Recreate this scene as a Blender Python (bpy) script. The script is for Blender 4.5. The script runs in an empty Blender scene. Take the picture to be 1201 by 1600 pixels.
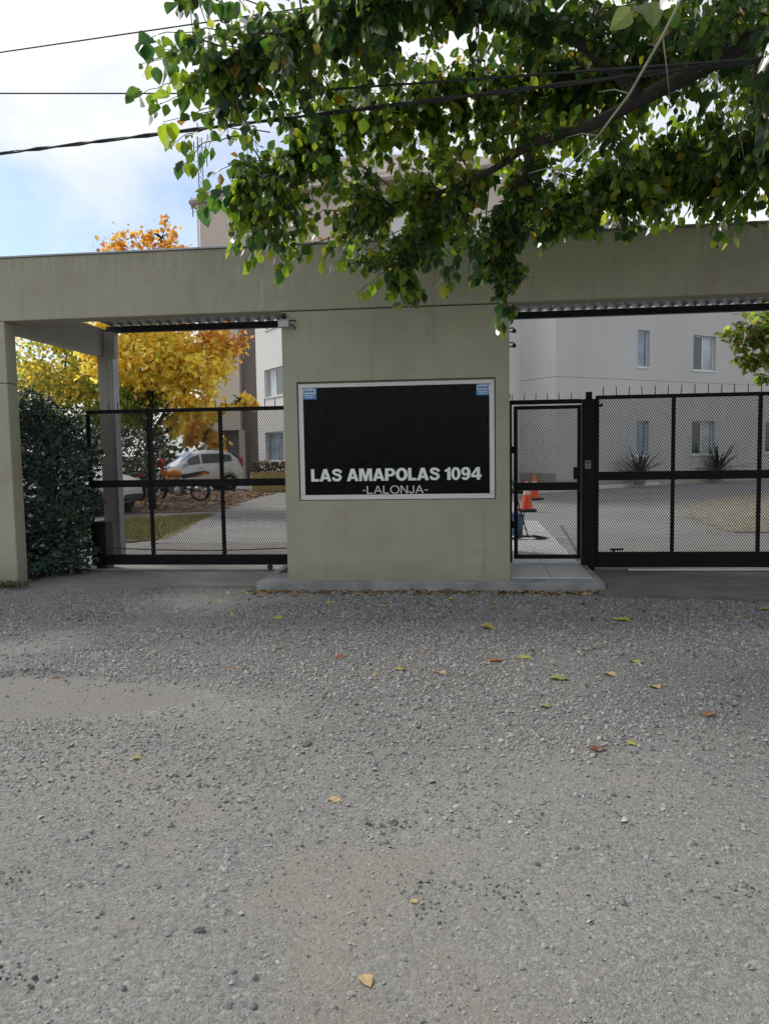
import bpy, math, random
import numpy as np
from mathutils import Vector, Matrix, Euler
R = math.radians
sc = bpy.context.scene
COL = sc.collection
random.seed(7)
rng = np.random.default_rng(11)

# ------------------------------------------------------------------ camera
cam_d = bpy.data.cameras.new('camera')
cam = bpy.data.objects.new('camera', cam_d)
COL.objects.link(cam)
PIT, YAW, ROLL = R(4.5), R(6.3), R(-.94)
fw = Vector((-math.sin(YAW)*math.cos(PIT), math.cos(YAW)*math.cos(PIT), -math.sin(PIT)))
r0 = Vector((math.cos(YAW), math.sin(YAW), 0)); u0 = r0.cross(fw)
rt = r0*math.cos(ROLL)+u0*math.sin(ROLL); up = u0*math.cos(ROLL)-r0*math.sin(ROLL)
cam.matrix_world = Matrix(((rt.x, up.x, -fw.x, 0), (rt.y, up.y, -fw.y, 0), (rt.z, up.z, -fw.z, 1.55), (0, 0, 0, 1)))
cam_d.sensor_fit = 'VERTICAL'; cam_d.sensor_height = 24; cam_d.lens = 18.0
cam_d.clip_start = .05; cam_d.clip_end = 3000
sc.camera = cam

# ------------------------------------------------------------------ light
SUN_EL, SUN_AZ = R(42), R(-58)      # azimuth from +Y towards +X
sd = Vector((math.sin(SUN_AZ)*math.cos(SUN_EL), math.cos(SUN_AZ)*math.cos(SUN_EL), math.sin(SUN_EL)))
sun_d = bpy.data.lights.new('sun', 'SUN'); sun_d.energy = 2.0; sun_d.angle = R(14); sun_d.color = (1, .94, .85)
sun = bpy.data.objects.new('sun', sun_d); COL.objects.link(sun)
sun.rotation_euler = (-sd).to_track_quat('-Z', 'Y').to_euler()
world = bpy.data.worlds.new('World'); sc.world = world; world.use_nodes = True
wn, wl = world.node_tree.nodes, world.node_tree.links
wn.clear()
def wnode(t, **k):
    n = wn.new(t)
    for a, b in k.items(): setattr(n, a, b)
    return n
sky = wnode('ShaderNodeTexSky', sky_type='NISHITA', sun_disc=False, sun_elevation=SUN_EL, sun_rotation=SUN_AZ)
sky.altitude = 50; sky.air_density = 1.0; sky.dust_density = 1.2; sky.ozone_density = 1.5
tc = wnode('ShaderNodeTexCoord')
mp = wnode('ShaderNodeMapping'); mp.inputs['Scale'].default_value = (1.0, 1.0, 2.2); mp.inputs['Location'].default_value = (3.3, 4.0, .15)
nz = wnode('ShaderNodeTexNoise'); nz.inputs['Scale'].default_value = 2.1; nz.inputs['Detail'].default_value = 7; nz.inputs['Roughness'].default_value = .55; nz.inputs['Distortion'].default_value = .5
rp = wnode('ShaderNodeValToRGB'); rp.color_ramp.elements[0].position = .33; rp.color_ramp.elements[1].position = .56
skb = wnode('ShaderNodeMix', data_type='RGBA', blend_type='MULTIPLY'); skb.inputs['Factor'].default_value = 1
skb.inputs['B'].default_value = (.80, .885, .95, 1)
cl = wnode('ShaderNodeMix', data_type='RGBA'); cl.inputs['B'].default_value = (6.9, 6.95, 7.0, 1)
bg = wnode('ShaderNodeBackground'); bg.inputs['Strength'].default_value = .1
wo = wnode('ShaderNodeOutputWorld')
wl.new(tc.outputs['Generated'], mp.inputs['Vector']); wl.new(mp.outputs[0], nz.inputs['Vector'])
wl.new(nz.outputs['Fac'], rp.inputs['Fac']); wl.new(sky.outputs[0], skb.inputs['A'])
wl.new(skb.outputs['Result'], cl.inputs['A']); wl.new(rp.outputs['Color'], cl.inputs['Factor'])
wl.new(cl.outputs['Result'], bg.inputs['Color']); wl.new(bg.outputs[0], wo.inputs['Surface'])
sc.view_settings.view_transform = 'Standard'; sc.view_settings.look = 'None'
sc.view_settings.exposure = 0.60; sc.view_settings.gamma = 1; sc.view_settings.use_curve_mapping = False
sc.render.engine = 'CYCLES'
sc.cycles.use_denoising = True
sc.cycles.max_bounces = 7; sc.cycles.transparent_max_bounces = 8

# ------------------------------------------------------------------ helpers
def tag(o, label=None, cat=None, group=None, kind=None):
    if label: o['label'] = label
    if cat: o['category'] = cat
    if group: o['group'] = group
    if kind: o['kind'] = kind
    return o

def empty(name, loc=(0, 0, 0), rz=0, label=None, cat=None, group=None, parent=None):
    o = bpy.data.objects.new(name, None); COL.objects.link(o)
    o.location = loc; o.rotation_euler = (0, 0, rz); o.empty_display_size = .1
    if parent: o.parent = parent
    return tag(o, label, cat, group)

class MB:
    def __init__(s): s.v = []; s.f = []
    def quad(s, a, b, c, d):
        n = len(s.v); s.v += [tuple(a), tuple(b), tuple(c), tuple(d)]; s.f.append((n, n+1, n+2, n+3)); return s
    def poly(s, pts):
        n = len(s.v); s.v += [tuple(p) for p in pts]; s.f.append(tuple(range(n, n+len(pts)))); return s
    def box(s, x0, x1, y0, y1, z0, z1):
        n = len(s.v)
        s.v += [(x0, y0, z0), (x1, y0, z0), (x1, y1, z0), (x0, y1, z0), (x0, y0, z1), (x1, y0, z1), (x1, y1, z1), (x0, y1, z1)]
        for q in ((0, 3, 2, 1), (4, 5, 6, 7), (0, 1, 5, 4), (1, 2, 6, 5), (2, 3, 7, 6), (3, 0, 4, 7)): s.f.append(tuple(n+i for i in q))
        return s
    def tube(s, pts, rad, k=6, cap=True):
        pts = [Vector(p) for p in pts]; m = len(pts)
        if not hasattr(rad, '__len__'): rad = [rad]*m
        n0 = len(s.v); prev = None
        for i, p in enumerate(pts):
            t = (pts[min(i+1, m-1)]-pts[max(i-1, 0)])
            t = t.normalized() if t.length > 1e-9 else Vector((0, 0, 1))
            if prev is None:
                a = Vector((0, 0, 1)) if abs(t.z) < .9 else Vector((1, 0, 0))
                n1 = t.cross(a).normalized()
            else:
                n1 = (prev-t*prev.dot(t)); n1 = n1.normalized() if n1.length > 1e-6 else t.orthogonal().normalized()
            prev = n1; n2 = t.cross(n1)
            for j in range(k):
                a = 2*math.pi*j/k
                s.v.append(tuple(p+(n1*math.cos(a)+n2*math.sin(a))*rad[i]))
        for i in range(m-1):
            for j in range(k):
                a = n0+i*k+j; b = n0+i*k+(j+1) % k
                s.f.append((a, b, b+k, a+k))
        if cap:
            s.f.append(tuple(n0+j for j in range(k))[::-1]); s.f.append(tuple(n0+(m-1)*k+j for j in range(k)))
        return s
    def lathe(s, prof, k=16, axis='z', o=(0, 0, 0)):
        n0 = len(s.v)
        for (r, h) in prof:
            for j in range(k):
                a = 2*math.pi*j/k; x, y = r*math.cos(a), r*math.sin(a)
                p = (x, y, h) if axis == 'z' else ((x, h, y) if axis == 'y' else (h, x, y))
                s.v.append((p[0]+o[0], p[1]+o[1], p[2]+o[2]))
        for i in range(len(prof)-1):
            for j in range(k):
                a = n0+i*k+j; b = n0+i*k+(j+1) % k
                s.f.append((a, b, b+k, a+k))
        return s
    def prism(s, outline, axis, a, b):
        """outline: 2-D polygon extruded along axis from a to b"""
        n = len(s.v); m = len(outline)
        for h in (a, b):
            for (p, q) in outline:
                s.v.append({'x': (h, p, q), 'y': (p, h, q), 'z': (p, q, h)}[axis])
        s.f.append(tuple(range(n, n+m))); s.f.append(tuple(range(n+2*m-1, n+m-1, -1)))
        for i in range(m):
            j = (i+1) % m; s.f.append((n+i, n+j, n+m+j, n+m+i))
        return s
    def mesh(s, name, m=None, smooth=False):
        me = bpy.data.meshes.new(name); me.from_pydata(s.v, [], s.f)
        if m: me.materials.append(m)
        if smooth: me.polygons.foreach_set('use_smooth', [True]*len(me.polygons))
        me.update(); return me

def obj(name, mb, m=None, parent=None, smooth=False, loc=None, rot=None, bevel=0, fixn=True):
    me = mb if isinstance(mb, bpy.types.Mesh) else mb.mesh(name, m, smooth)
    o = bpy.data.objects.new(name, me); COL.objects.link(o)
    if parent: o.parent = parent
    if loc is not None: o.location = loc
    if rot is not None: o.rotation_euler = rot
    if fixn and isinstance(mb, MB) and len(mb.f) < 4000:
        import bmesh
        b = bmesh.new(); b.from_mesh(me); bmesh.ops.recalc_face_normals(b, faces=b.faces); b.to_mesh(me); b.free()
    if bevel:
        md = o.modifiers.new('bevel', 'BEVEL'); md.width = bevel; md.segments = 2; md.limit_method = 'ANGLE'; md.angle_limit = R(40)
    return o

def copy_tree(o, parent=None):
    c = o.copy(); COL.objects.link(c)
    if parent: c.parent = parent
    for ch in list(o.children): copy_tree(ch, c)
    return c

# ------------------------------------------------------------------ materials
class NT:
    def __init__(s, m): s.n = m.node_tree.nodes; s.l = m.node_tree.links
    def __call__(s, t, ins=None, **k):
        n = s.n.new(t)
        for a, b in k.items(): setattr(n, a, b)
        for a, b in (ins or {}).items():
            if isinstance(b, bpy.types.NodeSocket): s.l.new(b, n.inputs[a])
            else: n.inputs[a].default_value = b
        return n
    def ramp(s, fac, stops, interp='LINEAR'):
        n = s.n.new('ShaderNodeValToRGB'); e = n.color_ramp.elements; n.color_ramp.interpolation = interp
        while len(e) < len(stops): e.new(.5)
        for el, (p, c) in zip(e, stops):
            el.position = p; el.color = (*c, 1) if hasattr(c, '__len__') else (c, c, c, 1)
        s.l.new(fac, n.inputs['Fac']); return n.outputs['Color']
    def mix(s, f, a, b, bt='MIX'):
        n = s.n.new('ShaderNodeMix'); n.data_type = 'RGBA'; n.blend_type = bt
        for k, x in (('Factor', f), ('A', a), ('B', b)):
            if isinstance(x, bpy.types.NodeSocket): s.l.new(x, n.inputs[k])
            else: n.inputs[k].default_value = x if k == 'Factor' else ((*x, 1) if hasattr(x, '__len__') else (x, x, x, 1))
        return n.outputs['Result']
    def math(s, op, a, b=0.0):
        n = s.n.new('ShaderNodeMath'); n.operation = op
        for i, x in enumerate((a, b)):
            if isinstance(x, bpy.types.NodeSocket): s.l.new(x, n.inputs[i])
            else: n.inputs[i].default_value = x
        return n.outputs[0]
    def noise(s, vec, scale, detail=4, rough=.55, dist=0):
        n = s('ShaderNodeTexNoise', {'Vector': vec, 'Scale': scale, 'Detail': detail, 'Roughness': rough, 'Distortion': dist}); return n.outputs['Fac']

def newmat(name):
    m = bpy.data.materials.new(name); m.use_nodes = True
    return m, NT(m), m.node_tree.nodes['Principled BSDF']

def pmat(name, col, rough=.6, var=.12, scale=6., bump=.0, bscale=120., metal=0., spec=.5, coord='Object'):
    m, t, b = newmat(name)
    tcn = t('ShaderNodeTexCoord').outputs[coord] if coord != 'Position' else t('ShaderNodeNewGeometry').outputs['Position']
    n = t.noise(tcn, scale, 6)
    lo = tuple(c*(1-var) for c in col); hi = tuple(min(1, c*(1+var)) for c in col)
    t.l.new(t.ramp(n, [(.3, lo), (.7, hi)]), b.inputs['Base Color'])
    n2 = t.noise(tcn, scale*3.1, 4)
    t.l.new(t.ramp(n2, [(.3, max(0, rough-.12)), (.7, min(1, rough+.1))]), b.inputs['Roughness'])
    b.inputs['Metallic'].default_value = metal; b.inputs['Specular IOR Level'].default_value = spec
    if bump:
        n3 = t.noise(tcn, bscale, 3, .7)
        bp = t('ShaderNodeBump', {'Height': n3, 'Strength': bump, 'Distance': .01}); t.l.new(bp.outputs[0], b.inputs['Normal'])
    return m

def stucco(name, col, rain=True):
    """painted render: fine grain, trowel blotches, vertical run-off streaks and pale lime stains"""
    m, t, b = newmat(name)
    pos = t('ShaderNodeNewGeometry').outputs['Position']
    big = t.noise(pos, .9, 5, .6); med = t.noise(pos, 4.5, 6, .65)
    c = t.ramp(big, [(.25, tuple(x*.86 for x in col)), (.75, tuple(x*1.1 for x in col))])
    c = t.mix(.5, c, t.ramp(med, [(.3, .84), (.7, 1.0)]), 'MULTIPLY')
    if rain:
        mpn = t('ShaderNodeMapping', {'Vector': pos, 'Scale': (5.5, 5.5, .35)}).outputs[0]
        st = t.noise(mpn, 1.6, 5, .6, .3)
        c = t.mix(t.ramp(st, [(.56, 0.), (.78, .45)]), c, tuple(x*.62 for x in col))
        mp2 = t('ShaderNodeMapping', {'Vector': pos, 'Scale': (9, 9, 1.1)}).outputs[0]
        lime = t.noise(mp2, 1.4, 6, .7, .6)
        sx = t('ShaderNodeSeparateXYZ', {'Vector': pos})
        # the lime run-off sits where the parapet leaks, left of the pillar
        dx = t.math('ABSOLUTE', t.math('ADD', sx.outputs[0], 2.25))
        msk = t.math('MULTIPLY', t.ramp(dx, [(.25, 1.), (.75, 0.)]), t.ramp(sx.outputs[2], [(0, 0.), (1, 1.)]))
        zz = t.math('SUBTRACT', sx.outputs[2], 3.0)
        msk = t.math('MULTIPLY', t.ramp(dx, [(.2, 1.), (.8, 0.)]), t.ramp(zz, [(.10, 0.), (.2, 1.)]))
        c = t.mix(t.math('MULTIPLY', msk, t.ramp(lime, [(.54, 0.), (.66, .6)])), c, (.52, .51, .48))
        # grime that seeps down below the coping and above the pillar joint
        top = t.math('MULTIPLY', t.ramp(t.math('SUBTRACT', sx.outputs[2], 3.15), [(.30, 0.), (.74, 1.)]), t.ramp(t.noise(mpn, 3.1, 5, .7), [(.42, 0.), (.70, .6)]))
        c = t.mix(top, c, tuple(x*.5 for x in col))
        blot = t.noise(pos, 1.7, 7, .7, .8)
        c = t.mix(t.ramp(blot, [(.56, 0.), (.70, .42)]), c, (.29, .25, .19))
        # hairline cracks
        vc = t('ShaderNodeTexVoronoi', {'Vector': t('ShaderNodeMapping', {'Vector': t('ShaderNodeVectorMath', {0: pos, 1: t('ShaderNodeTexNoise', {'Vector': pos, 'Scale': 2.5, 'Detail': 4}).outputs['Color']}, operation='ADD').outputs[0], 'Scale': (.55, .55, .42)}).outputs[0], 'Scale': 1.}, feature='DISTANCE_TO_EDGE').outputs['Distance']
        c = t.mix(t.math('MULTIPLY', t.ramp(vc, [(.0, .55), (.004, 0.)]), t.ramp(big, [(.48, 0.), (.6, 1.)])), c, tuple(x*.4 for x in col))
        # splash dirt along the foot
        foot = t.math('ADD', sx.outputs[2], t.math('MULTIPLY', med, .18))
        c = t.mix(t.ramp(foot, [(.13, .65), (.42, 0.)]), c, tuple(x*.6 for x in col))
    t.l.new(c, b.inputs['Base Color']); b.inputs['Roughness'].default_value = .88
    b.inputs['Specular IOR Level'].default_value = .25
    g = t.noise(pos, 160, 3, .7); g2 = t.noise(pos, 22, 4, .6)
    h = t.math('ADD', t.math('MULTIPLY', g, .5), t.math('MULTIPLY', g2, 1.0))
    bp = t('ShaderNodeBump', {'Height': h, 'Strength': .35, 'Distance': .006}); t.l.new(bp.outputs[0], b.inputs['Normal'])
    return m

def leafmat(name, attr=None, ramp=None, gloss=.12, trans=.45, rough=.4, tint=(1.6, 1.9, .7)):
    """two-sided leaf: diffuse + translucent + a little gloss; colour from the 'col' attribute or a fixed colour"""
    m = bpy.data.materials.new(name); m.use_nodes = True; t = NT(m); t.n.clear()
    out = t('ShaderNodeOutputMaterial')
    if attr: c = t('ShaderNodeAttribute', attribute_name='col').outputs['Color']
    else:
        pos = t('ShaderNodeTexCoord').outputs['Object']
        c = t.ramp(t.noise(pos, 14, 4), [(.3, tuple(x*.8 for x in ramp)), (.7, tuple(min(1, x*1.2) for x in ramp))])
    d = t('ShaderNodeBsdfDiffuse', {'Color': c}).outputs[0]
    tr_c = t.mix(1., c, tint, 'MULTIPLY')
    tr = t('ShaderNodeBsdfTranslucent', {'Color': tr_c}).outputs[0]
    gl = t('ShaderNodeBsdfGlossy', {'Roughness': rough, 'Color': (.9, .9, .9, 1)}).outputs[0]
    m1 = t('ShaderNodeMixShader', {0: trans, 1: d, 2: tr}).outputs[0]
    lw = t('ShaderNodeLayerWeight', {'Blend': .25}).outputs['Fresnel']
    m2 = t('ShaderNodeMixShader', {0: t.math('MULTIPLY', lw, gloss*2.2), 1: m1, 2: gl}).outputs[0]
    t.l.new(m2, out.inputs['Surface'])
    return m

def glassmat(name, tint=(.02, .025, .03), rough=.08):
    m, t, b = newmat(name)
    pos = t('ShaderNodeTexCoord').outputs['Object']
    t.l.new(t.ramp(t.noise(pos, 1.3, 3), [(.3, tuple(x*.7 for x in tint)), (.7, tuple(x*1.4 for x in tint))]), b.inputs['Base Color'])
    b.inputs['Roughness'].default_value = rough; b.inputs['Specular IOR Level'].default_value = .8
    return m

M = {}
M['stucco'] = stucco('painted_render', (.385, .365, .285))
M['stucco_in'] = pmat('soffit_render', (.39, .375, .335), .9, .08, 3, .2, 90)
M['black'] = pmat('black_gate_paint', (.005, .005, .0065), .6, .25, 5, .12, 70, spec=.18)
M['steel'] = pmat('dark_steel', (.012, .014, .02), .55, .2, 4, .1, 60)
M['zinc'] = pmat('zinc_sheet', (.33, .35, .37), .45, .15, 3, .05, 40, metal=.6)
M['alu'] = pmat('white_aluminium', (.62, .62, .60), .4, .06, 3)
M['signblack'] = pmat('sign_film', (.0025, .0025, .005), .22, .6, 5, .02, 60, spec=.10)
M['letter'] = pmat('letter_vinyl', (.74, .78, .74), .45, .05, 8)
M['letterthin'] = pmat('letter_vinyl_thin', (.58, .58, .58), .45, .05, 8)
M['stblue'] = pmat('sticker_blue', (.10, .25, .52), .4, .15, 12)
M['stdark'] = pmat('sticker_ink', (.02, .06, .16), .4, .1, 12)
M['stwhite'] = pmat('sticker_white', (.55, .66, .80), .4, .1, 12)
M['concrete'] = pmat('concrete', (.25, .245, .235), .9, .16, 2.2, .4, 60, coord='Position')
M['kerbpaint'] = pmat('kerb_concrete', (.25, .255, .26), .9, .3, 3.2, .5, 40, coord='Position')
M['tile'] = pmat('floor_tile', (.50, .50, .50), .42, .08, 2.5, .05, 40, coord='Position')
M['plastic'] = pmat('grey_plastic', (.28, .29, .28), .5, .1, 8)
M['lens'] = glassmat('lamp_lens', (.30, .31, .30), .25)
M['dark'] = pmat('dark_plastic', (.02, .02, .022), .5, .2, 8)
M['chrome'] = pmat('bright_metal', (.55, .56, .58), .3, .06, 6, metal=.9)
M['cable'] = pmat('cable_sheath', (.018, .018, .02), .7, .2, 5)
M['bark'] = pmat('bark', (.034, .028, .025), .95, .35, 9, .9, 45)
M['twig'] = pmat('twig_bark', (.10, .075, .045), .9, .3, 9, .3, 60)
M['paletwig'] = pmat('pale_twig_bark', (.24, .25, .17), .8, .2, 9)
M['leaf_attr'] = leafmat('broad_leaf', attr=True, gloss=.16, trans=.62, tint=(2.15, 2.15, .9))
M['autumn_attr'] = leafmat('autumn_leaf', attr=True, gloss=.06, trans=.66, tint=(1.3, 1.32, 1.0))
M['hedge_attr'] = leafmat('hedge_leaf', attr=True, gloss=.42, trans=.12, rough=.45)
M['litter'] = leafmat('dry_leaf', attr=True, gloss=.04, trans=.1)
M['glass'] = glassmat('window_glass')
M['glass_pale'] = glassmat('curtained_glass', (.30, .33, .36), .12)
M['glass_blue'] = glassmat('bluish_glass', (.16, .22, .30), .08)

def leaf_palette(cols, weights, n, jitter=.18, hue=.06):
    cols = np.array(cols, float); w = np.array(weights, float); w /= w.sum()
    i = rng.choice(len(cols), n, p=w)
    c = cols[i]*(1+rng.normal(0, jitter, (n, 1)))
    c *= 1+rng.normal(0, hue, (n, 3))
    return np.clip(c, .004, .9)

# leaf templates: petiole end at origin, blade runs to +X, normal +Z
def leaf_template(seg=6, width=.42, fold=.16, curl=.18):
    ts = np.linspace(0, 1, seg+1)
    w = width*np.interp(ts, [0, .05, .18, .38, .62, .84, 1], [.15, .66, .97, 1.0, .76, .36, 0])
    V = []; F = []
    for t_, w_ in zip(ts, w):
        z = -curl*t_*t_
        V += [(t_, 0, z), (t_-.10*(1 if t_ < .1 else 0), w_, z+fold*w_), (t_-.10*(1 if t_ < .1 else 0), -w_, z+fold*w_)]
    for i in range(seg):
        a = 3*i; b = a+3
        if i == seg-1:
            F += [(a, b, a+1), (a, a+2, b)]
        else:
            F += [(a, b, b+1, a+1), (a, a+2, b+2, b)]
    return np.array(V, float), F
LEAF_HI = leaf_template(6); LEAF_MID = leaf_template(3, .40, .2, .15)
LEAF_LO = (np.array([(0, 0, 0), (.45, .32, .08), (1, 0, -.12), (.45, -.32, .08)], float), [(0, 2, 1), (0, 3, 2)])
LEAF_LONG = (np.array([(0, 0, 0), (.4, .15, .04), (1, 0, -.2), (.4, -.15, .04)], float), [(0, 2, 1), (0, 3, 2)])

def rotmats(dirs, roll):
    """rotation matrices whose X axis is dirs, spun by roll about it"""
    x = dirs/np.linalg.norm(dirs, axis=1, keepdims=True)
    ref = np.where(np.abs(x[:, 2:3]) < .95, np.array([[0, 0, 1.]]), np.array([[1., 0, 0]]))
    y = np.cross(ref, x); y /= np.linalg.norm(y, axis=1, keepdims=True); z = np.cross(x, y)
    c, s = np.cos(roll)[:, None], np.sin(roll)[:, None]
    y2 = y*c+z*s; z2 = z*c-y*s
    return np.stack([x, y2, z2], axis=2)

def bulk(name, tmpl, T, Rm_, S, cols, m, parent=None):
    """many copies of a small template joined in one mesh, one colour per copy"""
    TV, TF = tmpl; n = len(T); k = len(TV)
    V = np.einsum('nij,kj->nki', Rm_, TV)*S[:, None, None]+T[:, None, :]
    V = V.reshape(-1, 3)
    sizes = np.array([len(f) for f in TF]); flat = np.concatenate([np.array(f) for f in TF])
    loops = (flat[None, :]+(np.arange(n)*k)[:, None]).reshape(-1)
    tot = np.tile(sizes, n); start = np.concatenate([[0], np.cumsum(tot)[:-1]])
    me = bpy.data.meshes.new(name)
    me.vertices.add(len(V)); me.vertices.foreach_set('co', V.astype(np.float32).ravel())
    me.loops.add(len(loops)); me.loops.foreach_set('vertex_index', loops.astype(np.int32))
    me.polygons.add(len(tot)); me.polygons.foreach_set('loop_start', start.astype(np.int32))
    try: me.polygons.foreach_set('loop_total', tot.astype(np.int32))
    except Exception: pass
    me.update(calc_edges=True)
    if cols is not None:
        a = me.color_attributes.new('col', 'FLOAT_COLOR', 'POINT')
        cc = np.concatenate([np.repeat(cols, k, axis=0), np.ones((n*k, 1))], axis=1)
        a.data.foreach_set('color', cc.astype(np.float32).ravel())
    me.materials.append(m)
    o = bpy.data.objects.new(name, me); COL.objects.link(o)
    if parent: o.parent = parent
    return o

def in_ellipsoid(n, c, r, shell=.0):
    d = rng.normal(size=(n, 3)); d /= np.linalg.norm(d, axis=1, keepdims=True)
    rad = (shell**3+(1-shell**3)*rng.random(n))**(1/3)
    return np.array(c)+d*rad[:, None]*np.array(r)

# value noise on a grid, for the ground
def vnoise(x, y, seed):
    g = np.random.default_rng(seed).random((256, 256))
    xi = np.floor(x).astype(int); yi = np.floor(y).astype(int); fx = x-xi; fy = y-yi
    fx = fx*fx*(3-2*fx); fy = fy*fy*(3-2*fy)
    a = g[xi % 256, yi % 256]; b = g[(xi+1) % 256, yi % 256]; c = g[xi % 256, (yi+1) % 256]; d = g[(xi+1) % 256, (yi+1) % 256]
    return (a*(1-fx)+b*fx)*(1-fy)+(c*(1-fx)+d*fx)*fy
def fbm(x, y, seed, octs=4):
    s = 0; a = .5
    for i in range(octs): s = s+a*vnoise(x*2**i+17*i, y*2**i+5*i, seed+i); a *= .5
    return s/(1-.5**octs)
def stones(x, y, cell, seed):
    """domes of height 0..1 scattered one per cell"""
    g = np.random.default_rng(seed); jx = g.random((512, 512)); jy = g.random((512, 512)); jh = g.random((512, 512))
    X = x/cell; Y = y/cell; xi = np.floor(X).astype(int); yi = np.floor(Y).astype(int)
    best = np.zeros_like(X)
    for dx in (-1, 0, 1):
        for dy in (-1, 0, 1):
            cx = (xi+dx); cy = (yi+dy); a = cx % 512; b = cy % 512
            h = jh[a, b]; r = .35+.5*h
            d2 = ((X-cx-jx[a, b])**2+(Y-cy-jy[a, b])**2)/(r*r)
            best = np.maximum(best, np.sqrt(np.clip(1-d2, 0, 1))*(.35+.65*h))
    return best

# ------------------------------------------------------------------ ground, road, yard
def road_material():
    m, t, b = newmat('old_asphalt')
    pos = t('ShaderNodeNewGeometry').outputs['Position']
    flat = t('ShaderNodeMapping', {'Vector': pos, 'Scale': (1, 1, .0)}).outputs[0]
    warp = t('ShaderNodeVectorMath', {0: flat, 1: t('ShaderNodeTexNoise', {'Vector': flat, 'Scale': 30., 'Detail': 2}).outputs['Color']}, operation='ADD').outputs[0]
    v = t('ShaderNodeTexVoronoi', {'Vector': flat, 'Scale': 70., 'Randomness': 1.})
    v2 = t('ShaderNodeTexVoronoi', {'Vector': flat, 'Scale': 165., 'Randomness': 1.})
    vs = t('ShaderNodeSeparateColor', {'Color': v.outputs['Color']}).outputs[0]
    vs2 = t('ShaderNodeSeparateColor', {'Color': v2.outputs['Color']}).outputs[1]
    base = t.ramp(t.noise(flat, .55, 6, .6), [(.25, (.262, .260, .254)), (.75, (.335, .332, .323))])
    c = t.mix(.75, base, t.ramp(vs, [(0, .62), (.55, 1.), (.93, 1.12), (1, 1.6)]), 'MULTIPLY')
    c = t.mix(.7, c, t.ramp(vs2, [(0, .68), (.6, 1.), (.95, 1.2), (1, 1.7)]), 'MULTIPLY')
    # tar binder darker low between the aggregate; crevice shade put into its colour
    sv = t('ShaderNodeAttribute', attribute_name='stone').outputs['Fac']
    c = t.mix(t.ramp(sv, [(.1, .95), (.7, 0.)]), c, (.06, .058, .056))
    c = t.mix(t.math('MULTIPLY', t('ShaderNodeAttribute', attribute_name='rough').outputs['Fac'], .62), c, (.105, .104, .101))  # far rough zone darkened too: shade between chips put into the base colour
    # tan dust swept into patches
    dust = t.noise(flat, .75, 6, .62, .6)
    sx = t('ShaderNodeSeparateXYZ', {'Vector': pos})
    near = t.ramp(t.math('MULTIPLY', sx.outputs[1], .1), [(.22, 1.), (.46, .12)])
    dm = t.math('MULTIPLY', t.ramp(dust, [(.45, 0.), (.62, .95)]), near)
    c = t.mix(dm, c, (.32, .30, .245))
    smooth = t.ramp(t.noise(flat, 1.6, 5, .6), [(.35, 0.), (.65, 1.)])
    c = t.mix(t.math('MULTIPLY', smooth, .2), c, (.31, .30, .285))
    c = t.mix(t.math('MULTIPLY', t('ShaderNodeAttribute', attribute_name='hollow').outputs['Fac'], .75), c, (.25, .24, .225))
    # darker tar blots
    c = t.mix(t.ramp(t.noise(flat, 3.7, 5, .7), [(.64, 0.), (.74, .6)]), c, (.085, .085, .088))
    t.l.new(c, b.inputs['Base Color']); b.inputs['Roughness'].default_value = .93; b.inputs['Specular IOR Level'].default_value = .2
    h = t.math('ADD', t.math('MULTIPLY', t.math('SUBTRACT', 1., v2.outputs['Distance']), .6), t.math('MULTIPLY', t.noise(flat, 320, 3, .7), .8))
    h = t.math('ADD', h, t.math('MULTIPLY', t.math('SUBTRACT', 1., v.outputs['Distance']), .6))
    bp = t('ShaderNodeBump', {'Height': h, 'Strength': .9, 'Distance': .008}); t.l.new(bp.outputs[0], b.inputs['Normal'])
    return m
M['road'] = road_material()

def grid_sheet(name, xs, ys, Z, m, kind='structure'):
    nx, ny = len(xs), len(ys)
    X, Yg = np.meshgrid(xs, ys)
    V = np.stack([X, Yg, Z], axis=2).reshape(-1, 3)
    i = np.arange(nx*ny).reshape(ny, nx)
    q = np.stack([i[:-1, :-1], i[:-1, 1:], i[1:, 1:], i[1:, :-1]], axis=2).reshape(-1)
    me = bpy.data.meshes.new(name)
    me.vertices.add(len(V)); me.vertices.foreach_set('co', V.astype(np.float32).ravel())
    me.loops.add(len(q)); me.loops.foreach_set('vertex_index', q.astype(np.int32))
    n = len(q)//4; me.polygons.add(n); me.polygons.foreach_set('loop_start', (np.arange(n)*4).astype(np.int32))
    try: me.polygons.foreach_set('loop_total', np.full(n, 4, np.int32))
    except Exception: pass
    me.update(calc_edges=True); me.materials.append(m)
    me.polygons.foreach_set('use_smooth', np.ones(n, bool))
    o = bpy.data.objects.new(name, me); COL.objects.link(o); tag(o, kind=kind)
    return o

def graded(a, b, lo, hi, fine, coarse):
    """a..lo coarse, lo..hi fine, hi..b coarse"""
    return np.concatenate([np.linspace(a, lo, coarse, endpoint=False), np.arange(lo, hi, fine), np.linspace(hi, b, coarse)])

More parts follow.
